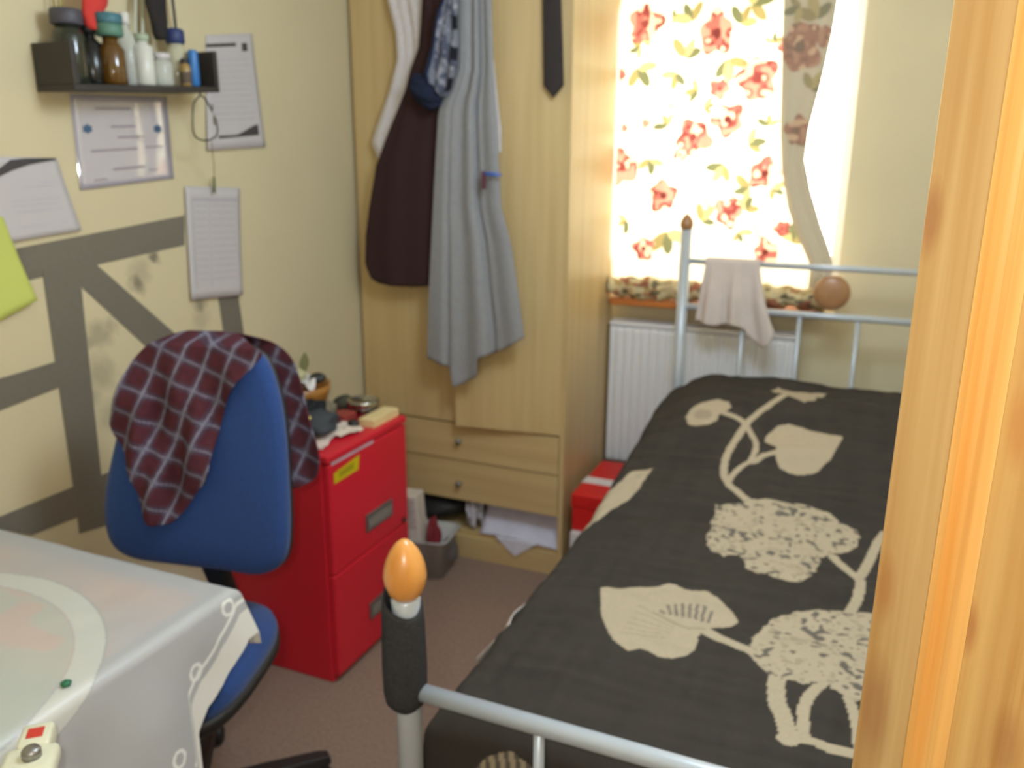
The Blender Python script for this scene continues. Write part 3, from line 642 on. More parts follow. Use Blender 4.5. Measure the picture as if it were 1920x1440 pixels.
# ------------------------------------------------------------------ red filing cabinet and what lies on it
FX0, FX1, FY0, FY1, FT = XL+.02, -1.30, 1.755, 2.178, .712
fc = thing('filing_cabinet', 'red metal two-drawer filing cabinet beside the blue chair', 'cabinet', ((FX0+FX1)/2, (FY0+FY1)/2, 0))
MB().box(FX0, FX1-.022, FY0, FY1, .0, FT-.004).build('body', M['red'], fc, bevel=.004)
MB().box(FX0, FX1+.001, FY0, FY1, FT-.022, FT).build('top', M['red'], fc, bevel=.004)
for z0, z1, hz in ((.025, .348, .150), (.353, .684, .443)):
    d = MB().box(FX1-.022, FX1, FY0+.004, FY1-.004, z0, z1).build('drawer', M['red'], fc, bevel=.004)
    MB().box(FX1, FX1+.006, 1.925, 2.072, hz-.028, hz+.028).build('handle_plate', M['steel'], d, bevel=.002)
    MB().box(FX1+.006, FX1+.0075, 1.935, 2.062, hz-.018, hz+.012).build('card_slot', mat('grey_card', C(132, 126, 120), .6), d)
MB().lathe([(.009, 0), (.009, .004), (.007, .006)], (FX1, 2.144, .346+.02), 14, (1, 0, 0)).build('lock', M['black'], fc, smooth=True)
MB().box(FX1+.0, FX1+.0012, 1.772, 1.985, .682, .690).build('pale_strip', mat('pale_sticker', C(196, 168, 180), .6), fc)
MB().add([at(x, y, 0, FX1+.0012) for x, y in ((626, 888), (674, 852), (672, 880), (627, 908))], [[0, 1, 2, 3]]).build('yellow_sticker', mat('yellow_sticker', C(206, 186, 20), .5), fc)
mb = MB()
for k in range(2):
    t0, t1 = .28+k*.24, .40+k*.24
    q = lambda u, t: at(626+u*48, (888-36*u)*(1-t)+(908-28*u)*t, 0, FX1+.0018)
    mb.add([q(.2, t0), q(.8, t0), q(.8, t1), q(.2, t1)], [[0, 1, 2, 3]])
mb.build('sticker_print', mat('olive_ink', C(130, 118, 16), .6), fc)

ZT_ = FT
# wooden bowl with paper, fruit skins
bc = np.array([-1.625, 2.055, ZT_])
bw = thing('wooden_bowl', 'brown wooden bowl of odds and ends on the red cabinet', 'bowl', tuple(bc))
MB().lathe([(.045, 0), (.07, .012), (.092, .04), (.104, .075), (.108, .098), (.103, .098), (.098, .075), (.085, .045), (.06, .02), (.001, .016)], bc, 36).build('bowl_body', wood('amber_bowl_wood', C(150, 96, 36), C(186, 128, 56), (12, 12, 30), .4, coat=.3), bw, smooth=True)
def blob(name, c, rad, m, parent=None, seed=0, amp=.18, n=22, rot=0.0, label=None, cat=None, group=None, flat=False):
    U, Vv = np.meshgrid(np.linspace(0, 2*math.pi, n*2), np.linspace(0, math.pi, n)); rg = np.random.default_rng(seed); k = 1
    for _ in range(4):
        a, b, p, q = rg.integers(1, 5), rg.integers(1, 5), *rg.uniform(0, 6.28, 2); k = k+amp/3*np.sin(a*U+p)*np.sin(Vv)*np.cos(b*Vv+q)
    x, y, z = k*np.sin(Vv)*np.cos(U)*rad[0], k*np.sin(Vv)*np.sin(U)*rad[1], k*np.cos(Vv)*rad[2]
    cr, sr = math.cos(rot), math.sin(rot); x, y = x*cr-y*sr, x*sr+y*cr
    if flat: z = np.maximum(z, -rad[2]*.55)
    o = gridobj(name, np.stack([c[0]+x, c[1]+y, c[2]+z], -1), m, parent, smooth=True)
    if label: tag(o, label, cat, group)
    return o
pm = M['paper']
def crumple(name, c, sx, sy, rot, m, seed, amp=.012, label=None, cat='paper', solid=.0012, n=24, slope=(0, 0)):
    U, Vv = np.meshgrid(np.linspace(-1, 1, n), np.linspace(-1, 1, n)); cr, sr = math.cos(rot), math.sin(rot)
    x = U*sx; y = Vv*sy; z = amp*(vnoise(U*2.2+seed, Vv*2.2, seed % 60)+.5*vnoise(U*5, Vv*5+seed, (seed+3) % 60)); z = z-z.min()+slope[0]*x+slope[1]*y
    z = z-z.min()
    o = gridobj(name, np.stack([c[0]+x*cr-y*sr, c[1]+x*sr+y*cr, c[2]+.001+z], -1), m, smooth=True, solid=solid)
    if label: tag(o, label, cat)
    return o
crumple('napkin', bc+np.array([.000, -.004, .084]), .066, .066, .5, mat('white_napkin', C(232, 228, 226), .9), 5, .016, 'crumpled white napkin lining the wooden bowl', 'napkin')
blob('dark_purse', bc+np.array([.050, .048, .112]), (.026, .024, .016), mat('black_leather', C(36, 38, 34), .5), seed=3, label='small black purse in the right side of the wooden bowl', cat='purse')
blob('dark_glove', bc+np.array([-.058, -.012, .116]), (.03, .026, .016), mat('black_wool', C(32, 36, 32), .9), seed=4, label='black woollen glove at the left rim of the wooden bowl', cat='glove')
blob('onion', bc+np.array([-.004, .02, .122]), (.026, .024, .020), mat('onion_skin', C(196, 190, 150), .5, var=.15, stretch=(6, 6, 1)), seed=6, amp=.05, label='pale yellowish onion in the middle of the wooden bowl', cat='onion')
lf = thing('dry_leaf', 'pointed olive dry leaf sticking up out of the wooden bowl', 'leaf', tuple(bc+np.array([.01, .03, .13])))
a0 = bc+np.array([.01, .03, .128]); U, Vv = np.meshgrid(np.linspace(-1, 1, 7), np.linspace(0, 1, 12)); w = .016*np.sin(np.pi*np.clip(Vv*.9+.1, 0, 1))
gridobj('leaf_blade', np.stack([a0[0]+U*w*.8, a0[1]+U*w*.4+.012*Vv, a0[2]+.062*Vv+.003*U*U], -1), mat('olive_leaf', C(120, 118, 78), .7), lf, smooth=True, solid=.0012)
# shiny round tin
tcn = np.array([-1.425, 2.128, ZT_])
tn = thing('round_tin', 'shiny round metal tin at the back of the red cabinet top', 'tin', tuple(tcn))
MB().lathe([(.040, 0), (.046, .004), (.048, .03), (.046, .034)], tcn, 32).build('tin_body', mat('dark_polished_steel', C(150, 150, 160), .15, metal=1.0), tn, smooth=True)
MB().lathe([(.050, .034), (.051, .048), (.048, .052), (.043, .052), (.041, .046), (.001, .045)], tcn, 32).build('tin_lid', mat('polished_steel', C(190, 188, 180), .18, metal=1.0), tn, smooth=True)
# cream box at the front edge, papers, dark cloth bag, bits
MB_ = MB().box(-1.372, -1.318, 2.02, 2.165, ZT_, ZT_+.026).build('cream_book', mat('cream_card', C(226, 202, 148), .7), None, bevel=.002)
tag(MB_, 'small cream book lying along the front edge of the red cabinet', 'book')
crumple('pink_paper', np.array([-1.43, 1.83, ZT_]), .075, .062, .3, mat('pinkish_paper', C(212, 192, 184), .8), 12, .006, 'pale pink paper on the near end of the red cabinet', 'paper')
crumple('receipt', np.array([-1.385, 1.95, ZT_+.004]), .045, .05, -.2, mat('receipt_paper', C(222, 206, 190), .8), 17, .006, 'pale receipt beside the dark grey pouch on the cabinet', 'paper')
bg = thing('grey_pouch', 'dark grey cloth pouch slumped on top of the red cabinet', 'pouch', (-1.46, 1.935, ZT_))
blob('pouch_body', (-1.455, 1.925, ZT_+.030), (.062, .085, .036), fabric('dark_grey_canvas', C(72, 76, 80)), bg, 9, .3, rot=.5, flat=True)
blob('pouch_flap', (-1.50, 1.955, ZT_+.056), (.044, .046, .030), fabric('black_canvas', C(44, 46, 48)), bg, 10, .35, rot=.2)
MB().lathe([(.008, 0), (.008, .003), (.005, .004)], (-1.440, 1.868, ZT_+.062), 12, (.5, -.6, .6)).build('brass_stud', mat('brass', C(150, 130, 70), .3, metal=1), bg, smooth=True)
rb = MB().box(-1.46, -1.405, 2.00, 2.062, ZT_, ZT_+.034).build('red_packet', mat('brick_red_card', C(150, 58, 50), .6), None, bevel=.004); tag(rb, 'small brick-red packet between pouch and tin on the cabinet', 'packet')
blob('dark_bundle', (-1.512, 2.152, ZT_+.022), (.036, .032, .026), mat('olive_black', C(70, 70, 56), .8, var=.3), seed=21, flat=True, label='small olive-black bundle behind the tin on the cabinet', cat='bundle')
blob('bottle_cap', (-1.378, 2.0, ZT_+.014), (.018, .016, .014), M['black'], seed=22, amp=.05, flat=True, label='small black cap beside the cream book on the cabinet', cat='cap')
blob('wool_ball', (-1.51, 2.055, ZT_+.026), (.032, .030, .028), mat('mottled_wool', C(126, 116, 96), .9, var=.4, scale=80), seed=23, flat=True, label='mottled grey-brown wool ball between bowl and tin', cat='wool')

# ------------------------------------------------------------------ office chair
CY = math.radians(17.0); CFd = np.array([math.sin(CY), -math.cos(CY), 0]); CRt = np.array([math.cos(CY), math.sin(CY), 0]); CUp = np.array([0, 0, 1.0])
SC = np.array([-1.288, 1.155, 0.0])
ch = thing('office_chair', 'blue fabric swivel office chair tucked in at the desk', 'chair', tuple(SC))
tl_ = math.radians(7); BN = CFd*math.cos(tl_)+CUp*math.sin(tl_)        # backrest front normal
BU = CUp*math.cos(tl_)-CFd*math.sin(tl_)
BC = SC-CFd*.20+CUp*.83
outl = [(205, 925), (207, 985), (222, 1022), (258, 1044), (330, 1056), (420, 1067), (480, 1075), (515, 1068), (538, 1045), (546, 1000), (544, 900), (536, 790), (520, 715), (497, 668), (460, 645), (400, 632), (330, 632), (285, 655), (255, 705), (235, 780), (218, 850)]
o2 = []
for x, y in outl:
    p = atp(x, y, BC, BN)-BC; o2.append((p@CRt, p@BU))
o2 = [tuple(p) for p in smooth_poly(o2, 4)]
cxy = np.mean(o2, 0)
def pad(prof, name, m, parent):
    """rings of the backrest outline: (scale, offset along normal, edge inset)"""
    mb = MB(); n = len(o2); V = []
    for s_, off in prof:
        for (a, b) in o2:
            a_, b_ = cxy[0]+(a-cxy[0])*s_, cxy[1]+(b-cxy[1])*s_
            curve = .16*(a_-cxy[0])**2
            V.append(BC+CRt*a_+BU*b_+BN*(off+curve))
    Fc = [[i*n+k, i*n+(k+1) % n, (i+1)*n+(k+1) % n, (i+1)*n+k] for i in range(len(prof)-1) for k in range(n)]
    Fc += [list(range(n))[::-1], [(len(prof)-1)*n+k for k in range(n)]]
    return mb.add(V, Fc).build(name, m, parent, smooth=True)
pad([(.965, -.016), (.99, -.010), (1.0, 0), (.99, .012), (.96, .022), (.90, .028), (.7, .030), (.4, .030), (.1, .030)], 'backrest', M['blue'], ch)
pad([(.6, -.040), (.9, -.036), (.97, -.030), (1.005, -.018), (1.0, -.008)], 'back_shell', M['black'], ch)
# seat
def seat_ring(hw, hd, z, n=48, p=3.2, off=0.0):
    out = []
    for k in range(n):
        a = 2*math.pi*k/n; c, s = math.cos(a), math.sin(a)
        out.append(SC+CRt*(hw*.92*abs(c)**(2/p)*np.sign(c)-.018)+CFd*(hd*abs(s)**(2/p)*np.sign(s)+off)+CUp*z)
    return out
def rings(name, R_, m, parent):
    n = len(R_[0]); V = [p for r_ in R_ for p in r_]
    Fc = [[i*n+k, i*n+(k+1) % n, (i+1)*n+(k+1) % n, (i+1)*n+k] for i in range(len(R_)-1) for k in range(n)]+[list(range(n))[::-1], [(len(R_)-1)*n+k for k in range(n)]]
    return MB().add(V, Fc).build(name, m, parent, smooth=True)
rings('seat', [seat_ring(.205, .205, .428), seat_ring(.228, .224, .438), seat_ring(.232, .228, .458), seat_ring(.226, .222, .477), seat_ring(.20, .20, .488), seat_ring(.12, .12, .489), seat_ring(.02, .02, .489)], M['blue'], ch)
rings('seat_shell', [seat_ring(.15, .15, .388), seat_ring(.215, .212, .398), seat_ring(.234, .230, .420), seat_ring(.234, .230, .440)], M['black'], ch)
sb = SC-CFd*.20
MB().tube([SC+CUp*.385, sb-CFd*.06+CUp*.385, sb-CFd*.085+CUp*.42, BC-BN*.046-BU*.25, BC-BN*.046-BU*.05], [.024, .026, .028, .03, .026], 12).build('back_support', M['black'], ch, smooth=True)
MB().tube([SC+CUp*.10, SC+CUp*.24, SC+CUp*.241, SC+CUp*.39], [.030, .030, .016, .016], 16).build('gas_column', M['black'], ch, smooth=True)
MB().lathe([(.05, .07), (.055, .09), (.045, .125), (.03, .13)], SC, 20).build('hub', M['black'], ch, smooth=True)
for k in range(5):
    a = math.radians(52+72*k); d = np.array([math.cos(a), math.sin(a), 0]); w_ = np.array([-d[1], d[0], 0])
    V = []
    for t, hw, z0, z1 in ((.03, .030, .075, .118), (.18, .026, .075, .108), (.30, .022, .072, .095), (.325, .018, .070, .088)):
        c = SC+d*t; V += [c-w_*hw+CUp*z0, c+w_*hw+CUp*z0, c+w_*hw*.8+CUp*z1, c-w_*hw*.8+CUp*z1]
    Fc = [[i*4+q, i*4+(q+1) % 4, (i+1)*4+(q+1) % 4, (i+1)*4+q] for i in range(3) for q in range(4)]+[[3, 2, 1, 0], [12, 13, 14, 15]]
    lg = MB().add(V, Fc).build('base_leg', M['black'], ch, bevel=.004)
    c = SC+d*.305
    MB().lathe([(.018, -.028), (.026, -.022), (.026, -.005), (.012, -.004), (.012, .004), (.026, .005), (.026, .022), (.018, .028)], c+CUp*.026-d*.0, 20, w_).tube([c+CUp*.03, c+CUp*.075], .008, 8).build('castor', M['black'], lg, smooth=True)
# plaid shirt over the backrest
def plaid(u, v):
    c = np.empty(u.shape+(3,)); c[:] = C(84, 44, 52)
    fu = np.abs(((u/.050) % 1)-.5); fv = np.abs(((v/.056) % 1)-.5)
    bu_, bv_ = fu > .33, fv > .33
    c[bu_] = C(82, 62, 76); c[bv_] = C(78, 60, 74); c[bu_ & bv_] = C(90, 84, 100)
    c[(fu > .46)] = C(136, 134, 152); c[(fv > .465)] = C(122, 118, 136)
    return c*(1+.12*vnoise(u*90, v*90, 71))[..., None]
sh = thing('plaid_shirt', 'maroon plaid shirt draped over the back of the blue chair', 'shirt', tuple(BC))
Pb = lambda x, y: (lambda p: (p@CRt, p@BU))(atp(x, y, BC+BN*.04, BN)-BC)
front = [Pb(x, y) for x, y in ((268, 662), (305, 632), (350, 622), (430, 630), (480, 648), (500, 662), (478, 690), (447, 725), (424, 765), (412, 810), (405, 850), (398, 893), (372, 925), (345, 962), (318, 980), (296, 975), (278, 950), (262, 900), (240, 850), (216, 800), (214, 780), (232, 730), (250, 690))]
front = [tuple(p) for p in smooth_poly(front, 3)]
fx = np.array([p[0] for p in front]); fz = np.array([p[1] for p in front])
def rows(poly, zs):
    out = []
    for z in zs:
        xs_ = []
        for i in range(len(poly)):
            (x0, z0), (x1, z1) = poly[i], poly[(i+1) % len(poly)]
            if (z0 > z) != (z1 > z): xs_.append(x0+(x1-x0)*(z-z0)/(z1-z0))
        out.append((min(xs_), max(xs_)))
    return np.array(out)
zs = np.linspace(fz.max()-.002, fz.min()+.004, 150); rw = rows(front, zs); nu = 130
U = np.linspace(0, 1, nu)[None, :]; Aa = rw[:, :1]+(rw[:, 1:]-rw[:, :1])*U; Bb = np.repeat(zs[:, None], nu, 1)
t = (fz.max()-Bb)/(fz.max()-fz.min())
off = .060+.16*(Aa-cxy[0])**2+.012*np.sin(Aa*48+Bb*10)*sstep(0, .4, t)+.008*np.sin(Aa*95-Bb*22+1)*sstep(.1, .5, t)+.01*vnoise(Aa*14, Bb*10, 73)*sstep(.1, .5, t)
off = off-.070*(1-sstep(0, .07, t))+.0*U
P3 = BC+Aa[..., None]*CRt+Bb[..., None]*BU+off[..., None]*BN
ca, sa = math.cos(.42), math.sin(.42)
gridobj('front_drape', P3, M['attr_cloth'], sh, smooth=True, solid=.003, col=plaid(Aa*ca-Bb*sa+.05*off, Aa*sa+Bb*ca).reshape(-1, 3))
back = [Pb(x, y) for x, y in ((268, 662), (305, 632), (350, 622), (430, 630), (480, 648), (505, 664), (525, 690), (542, 740), (556, 800), (576, 868), (568, 912), (545, 928), (520, 935), (490, 900), (450, 860), (380, 850), (300, 840), (262, 800), (250, 700))]
back = [tuple(p) for p in smooth_poly(back, 3)]
fz2 = np.array([p[1] for p in back]); zs = np.linspace(fz2.max()-.002, fz2.min()+.004, 90); rw = rows(back, zs); nu = 110
U = np.linspace(0, 1, nu)[None, :]; Aa = rw[:, :1]+(rw[:, 1:]-rw[:, :1])*U; Bb = np.repeat(zs[:, None], nu, 1); t = (fz2.max()-Bb)/(fz2.max()-fz2.min())
off = -.050+.16*(Aa-cxy[0])**2-.008*np.sin(Aa*60+Bb*12)*t+.040*(1-sstep(0, .08, t))
P3 = BC+Aa[..., None]*CRt+Bb[..., None]*BU+off[..., None]*BN
gridobj('back_drape', P3, M['attr_cloth'], sh, smooth=True, solid=.003, col=(plaid(Aa*ca-Bb*sa, Aa*sa+Bb*ca)*.92).reshape(-1, 3))

# ------------------------------------------------------------------ desk with plastic cloth
TX1, TY1, TZ = -1.045, 1.072, .716
dk_ = thing('desk', 'desk under a white plastic tablecloth beside the left wall', 'desk', (-1.39, .6, 0))
MB().box(XL+.01, TX1, .05, TY1, TZ-.022, TZ).build('desk_top', M['white'], dk_, bevel=.003)
for x in (XL+.05, TX1-.17):
    for y in (.10, TY1-.05): MB().box(x-.02, x+.02, y-.02, y+.02, 0, TZ-.022).build('leg', M['white'], dk_, bevel=.003)
tlx = np.concatenate([np.linspace(XL+.012, TX1, 330)-TX1, np.linspace(0, .36, 170)[1:]])   # across, >0 is past the edge
sly = np.concatenate([np.linspace(.06, TY1, 440)-TY1, np.linspace(0, .14, 60)[1:]])
Tn, Sn = np.meshgrid(tlx, sly)
Yw = TY1+np.minimum(Sn, 0)
Lmax = np.interp(Yw, [.06, .80, .905, .925, .96, 1.0, 1.03, 1.08], [.34, .36, .33, .215, .18, .17, .15, .10])
Ls = Lmax+.006*np.sin(Yw*60)
Tc = np.where(Tn > 0, Tn/.36*Ls, Tn)
hx, dx = bend(-Tc, .018); hy, dy = bend(-Sn, .018)
Xd = TX1+np.minimum(Tc, 0)+np.where(Tc > 0, hx, 0)+np.where(Tc > 0, .16*dx, 0)+.010*np.sin(Yw*24)*sstep(.02, .15, dx)
Yy = TY1+np.minimum(Sn, 0)+hy+.12*dy+np.where(Tc > 0, .10*dx*sstep(.85, 1.07, Yw), 0)
Zd = TZ+.003-np.maximum(dx, dy)+.0012*vnoise(Xd*18, Yy*18, 81)
# ring and tints of the cloth's printed decoration, in unrolled cloth coordinates
un_x = TX1+Tc; un_y = Yw
colr = np.empty(Xd.shape+(3,)); colr[:] = C(180, 181, 183)
base_n = vnoise(un_x*9, un_y*9, 83)
pink = (un_x < TX1-.012) & (un_y < 1.045) & (un_y > .74+.15*(un_x-TX1)); 
pw = (sstep(TX1-.006, TX1-.03, un_x)*sstep(1.06, 1.0, un_y)*sstep(.70, .80, un_y-.2*(TX1-un_x)*0)*(.55+.45*base_n))[..., None]
colr = colr*(1-.75*pw)+np.array(C(204, 184, 175))*.75*pw
RC = np.array([-1.375, .560]); rd = np.hypot(un_x-RC[0], un_y-RC[1])
inner = rd < .352
mot = vnoise(un_x*16+5, un_y*16, 85)
colr[inner] = colr[inner]*.4+np.array(C(192, 198, 186))*.6
mo = (sstep(.1, .5, mot)*sstep(.76, .80, un_y)*inner*.7)[..., None]; colr = colr*(1-mo)+np.array(C(206, 182, 174))*mo
band = (rd > .356) & (rd < .402)
colr[band] = C(205, 206, 200)
colr[(rd > .402) & (rd < .405)] = C(170, 172, 172)
for (x, y) in ((438, 1142), (372, 1262), (316, 1416)):
    p = at(x, y, 0, TX1+.035); dd_ = np.hypot(Yy-p[1], Zd-p[2]); colr[(dd_ > .010) & (dd_ < .0165) & (Tc > .02)] = C(236, 236, 232)
hemb = (Tc > Ls-.055) & (Tc > .02) & (un_y > .88); colr[hemb] = C(226, 224, 218)
hl_ = (Tc > .02) & (np.abs(Tc-(Ls-.075)) < .004) & (un_y > .9); colr[hl_] = C(236, 236, 232)
tc_ = gridobj('tablecloth', np.stack([Xd, Yy, Zd], -1), mat('white_vinyl_cloth', (1, 1, 1), .38, attr=True, var=.02, scale=12, spec=.45), smooth=True, solid=.0012, col=colr.reshape(-1, 3))
tag(tc_, 'white plastic tablecloth with a round pattern hanging over the desk edge', 'tablecloth')
g = at(124, 1284, 2, TZ+.006); mb = MB().lathe([(.008, 0), (.0092, .003), (.006, .007), (.002, .008)], (g[0], g[1], TZ+.0055), 5)
tag(mb.build('green_bead', mat('green_plastic', C(34, 110, 76), .4), smooth=True), 'small dark green plastic bead on the white tablecloth', 'bead')
p0 = at(64, 1392, 2, TZ+.03); p0 = np.array([p0[0], p0[1], TZ+.005])
gd = thing('plastic_gadget', 'small cream plastic gadget with a red label on the tablecloth', 'gadget', tuple(p0))
e1 = np.array([.75, .66, 0]); e2 = np.array([-.66, .75, 0]); crm = mat('cream_plastic', C(222, 222, 196), .35)
MB().obox(p0+e2*.012+np.array([0, 0, .016]), e1*.020, e2*.024, (0, 0, .015)).build('head', crm, gd, bevel=.006, seg=3, smooth=True)
MB().obox(p0-e2*.055+np.array([0, 0, .014]), e1*.033, e2*.05, (0, 0, .013)).build('body', crm, gd, bevel=.009, seg=3, smooth=True)
MB().obox(p0+e2*.012+np.array([0, 0, .0315]), e1*.010, e2*.010, (0, 0, .0008)).build('red_label', mat('red_label', C(204, 60, 48), .5), gd)
MB().lathe([(.012, 0), (.012, .010), (.009, .014), (.001, .015)], p0-e2*.032+e1*.004+np.array([0, 0, .026]), 16).build('metal_button', M['steel'], gd, smooth=True)

# ------------------------------------------------------------------ things on the left wall
def wpt(x, y, off=.0): return at(x, y, 0, XL+off)
tape_m = mat('grey_duct_tape', C(118, 112, 100), .42, var=.06, scale=14, stretch=(1, 6, 6), bump=.04, bscale=60)
tapes = [(((30, 466), (346, 404), (346, 460), (52, 526)), .0012, 'top grey duct tape strip on the left wall above the diagonal one'),
         (((112, 500), (172, 488), (345, 640), (318, 690)), .0020, 'diagonal grey duct tape strip running down behind the plaid shirt'),
         (((80, 508), (148, 494), (200, 985), (150, 1000)), .0028, 'long upright grey duct tape strip left of the blue chair'),
         (((408, 548), (446, 548), (478, 760), (440, 770)), .0012, 'narrow upright grey tape strip below the hanging timetable sheet'),
         (((-60, 728), (112, 676), (122, 722), (-60, 793)), .0036, 'short middle grey tape strip ending at the upright one'),
         (((-40, 985), (222, 878), (222, 940), (60, 1003)), .0044, 'lowest grey tape strip just above the desk')]
for q, off, lab in tapes:
    P = [wpt(x, y, off) for x, y in q]
    tag(MB().prism(P[::-1], (-.0008, 0, 0)).build('tape_strip', tape_m), lab, 'tape', 'duct tape strips on the left wall')
def sheet(name, quad, off, m, label, curl=0.0, seed=0, cat='paper', n=14, group=None):
    """hanging paper from 4 wall points (tl, tr, br, bl); returns root, mapper"""
    Q = [wpt(x, y, off) for x, y in quad]; root = thing(name, label, cat, tuple((Q[2]+Q[3])/2), group)
    def f(u, v, d=0.0):
        p = (Q[0]*(1-u)+Q[1]*u)*(1-v)+(Q[3]*(1-u)+Q[2]*u)*v
        return p+np.array([d+curl*(v*v)*(.7+.3*math.sin(u*3+seed)), 0, 0])
    A = np.array([[f(j/(n-1), i/(n-1)) for j in range(n)] for i in range(n)])
    gridobj('sheet', A, m, root, smooth=True, solid=.0005)
    return root, f
def bars(f, rects, name, m, root, d=.0009):
    mb = MB()
    for (u0, u1, v0, v1) in rects:
        k = max(1, int((v1-v0)*10)); kk = max(1, int((u1-u0)*6))
        A = np.array([[f(u0+(u1-u0)*j/kk, v0+(v1-v0)*i/k, d) for j in range(kk+1)] for i in range(k+1)]); mb.grid(A)
    mb.build(name, m, root)
lam = mat('laminated_paper', C(192, 186, 190), .05, var=.02, scale=5, coat=1.0, spec=.8)
lav = mat('lavender_ink', C(150, 146, 164), .3); teal = mat('teal_ink', C(62, 96, 128), .3)
rt_, f = sheet('certificate', ((130, 176), (312, 182), (326, 335), (150, 357)), .002, lam, 'laminated certificate with two blue emblems under the black shelf', .0015, 1)
bars(f, [(.01, .99, .02, .04), (.01, .99, .955, .975), (.01, .025, .02, .97), (.975, .99, .02, .97)], 'printed_border', lav, rt_)
bars(f, [(.22, .58, .13, .16), (.36, .62, .33, .355), (.42, .70, .45, .475), (.14, .62, .585, .61), (.70, .9, .58, .60), (.34, .68, .80, .825), (.14, .27, .90, .92), (.72, .82, .85, .87)], 'printed_lines', mat('grey_certificate_ink', C(148, 140, 148), .3), rt_)
for u, v in ((.13, .36), (.86, .38)):
    mb = MB(); c = f(u, v, .001); mb.add([c]+[f(u+.055*math.cos(a)*(1 if k % 2 else .7), v+.055*math.sin(a)*(1 if k % 2 else .7), .001) for k, a in enumerate(np.linspace(0, 2*math.pi, 13)[:-1])], [[0, 1+k, 1+(k+1) % 12] for k in range(12)])
    mb.build('emblem', teal, rt_)
rt_, f = sheet('letter', ((386, 66), (472, 62), (497, 276), (386, 282)), .003, M['paper'], 'white letter with a dark swoosh hanging right of the black shelf', .008, 2)
bars(f, [(.0, .62, .075, .105), (.74, .86, .08, .15)], 'heading', M['ink_dark'], rt_)
bars(f, [(.12, .86-.1*(k % 3 == 2), .21+k*.052, .222+k*.052) for k in range(11)], 'printed_lines', mat('faint_ink', C(186, 180, 186), .8), rt_)
mb = MB(); N = 14
for k in range(N):
    u0, u1 = .18+.72*k/N, .18+.72*(k+1)/N; h = lambda u: .02+.085*sstep(.45, .92, u)
    mb.add([f(u0, .895-h(u0), .0012), f(u1, .895-h(u1), .0012), f(u1, .905-.02*u1, .0012), f(u0, .905-.02*u0, .0012)], [[0, 1, 2, 3]])
mb.build('swoosh', M['ink_dark'], rt_)
rt_, f = sheet('letter', ((-60, 292), (106, 296), (150, 432), (-30, 462)), .004, M['paper'], 'white letter with a dark curved heading at the left edge', .010, 3)
sw = [(-40, 352), (-20, 334), (0, 315), (19, 300), (45, 297), (80, 296), (106, 296), (104, 300), (80, 304), (54, 309), (22, 320), (0, 331), (-20, 346)]
MB().add([wpt(x, y, .0065) for x, y in sw], [list(range(len(sw)))]).build('swoosh', M['ink_dark'], rt_)
bars(f, [(.72, .92, .30, .32), (.5, .9, .36, .375), (.35, .9, .52, .535), (.35, .85, .58, .595), (.35, .9, .66, .675), (.35, .88, .84, .855)], 'printed_lines', mat('faint_ink_b', C(190, 184, 190), .8), rt_)
rt_, f = sheet('timetable', ((347, 349), (450, 352), (451, 553), (357, 563)), .007, M['paper'], 'white timetable sheet hanging on a string over the duct tape', .010, 4)
bars(f, [(.10, .95, .10, .125), (.10, .12, .10, .9), (.40, .41, .10, .9)]+[(.44, .9, .16+k*.06, .168+k*.06) for k in range(12)]+[(.15, .36, .16+k*.06, .168+k*.06) for k in range(12)], 'printed_table', mat('faint_ink_c', C(178, 172, 180), .8), rt_)
rt_, f = sheet('yellow_note', ((-70, 372), (6, 408), (64, 562), (-60, 632)), .010, mat('lime_yellow_paper', C(198, 206, 104), .75, var=.04, scale=8), 'lime-yellow sheet of paper at the left edge of the wall', .012, 5)

# black wall shelf with bottles
SY0, SY1, SX0, SX1 = 1.385, 1.835, XL+.003, -1.637
tz = lambda y: .060*(y-SY0)
sf = thing('wall_shelf', 'small black open-topped wall shelf crowded with bottles', 'shelf', ((SX0+SX1)/2, (SY0+SY1)/2, 1.64))
def tb(x0, x1, y0, y1, z0, z1):
    mb = MB().box(x0, x1, y0, y1, z0, z1); mb.v = [(x, y, z+tz(y)) for x, y, z in mb.v]; return mb
tb(SX0, SX1, SY0, SY1, 1.640, 1.654).build('base_board', M['shelf'], sf, bevel=.0015)
tb(SX0, SX1, SY0, SY0+.014, 1.654, 1.742).build('end_panel', M['shelf'], sf, bevel=.0015)
tb(SX0, SX1, SY1-.014, SY1, 1.654, 1.742).build('end_panel', M['shelf'], sf, bevel=.0015)
tb(SX0, SX0+.008, SY0+.014, SY1-.014, 1.654, 1.68).build('back_lip', M['shelf'], sf)
def sbase(px_, X_):  # foot point on the shelf below photo column px_
    y = at(px_, 160, 0, X_)[1]; return np.array([X_, y, 1.6545+tz(y)])
def bottle(name, px_, X_, prof, m, label, cat='bottle', cap=None, capm=None, extra=None, grp='bottles and jars on the black shelf'):
    c = sbase(px_, X_); r = thing(name, label, cat, tuple(c), grp)
    hs = lambda P: None if P is None else [(a, b*.84) for a, b in P]
    prof, cap = hs(prof), hs(cap); extra = extra and (hs(extra[0]), extra[1])
    MB().lathe(prof, c, 22).build('glass' if cat in ('bottle', 'jar') else 'body', m, r, smooth=True)
    if cap: MB().lathe(cap, c, 22).build('cap', capm, r, smooth=True)
    if extra: MB().lathe(extra[0], c, 22).build('label_band', extra[1], r, smooth=True)
    return r, c
dgl = mat('dark_bottle_glass', C(40, 44, 34), .08, coat=.5); amb = mat('amber_glass', C(92, 62, 18), .06, coat=.6); blk = mat('black_bottle', C(26, 26, 24), .2)
clr = glassy('clear_glass', (.86, .88, .82), .06, .55); wht = mat('white_bottle', C(206, 206, 196), .3)
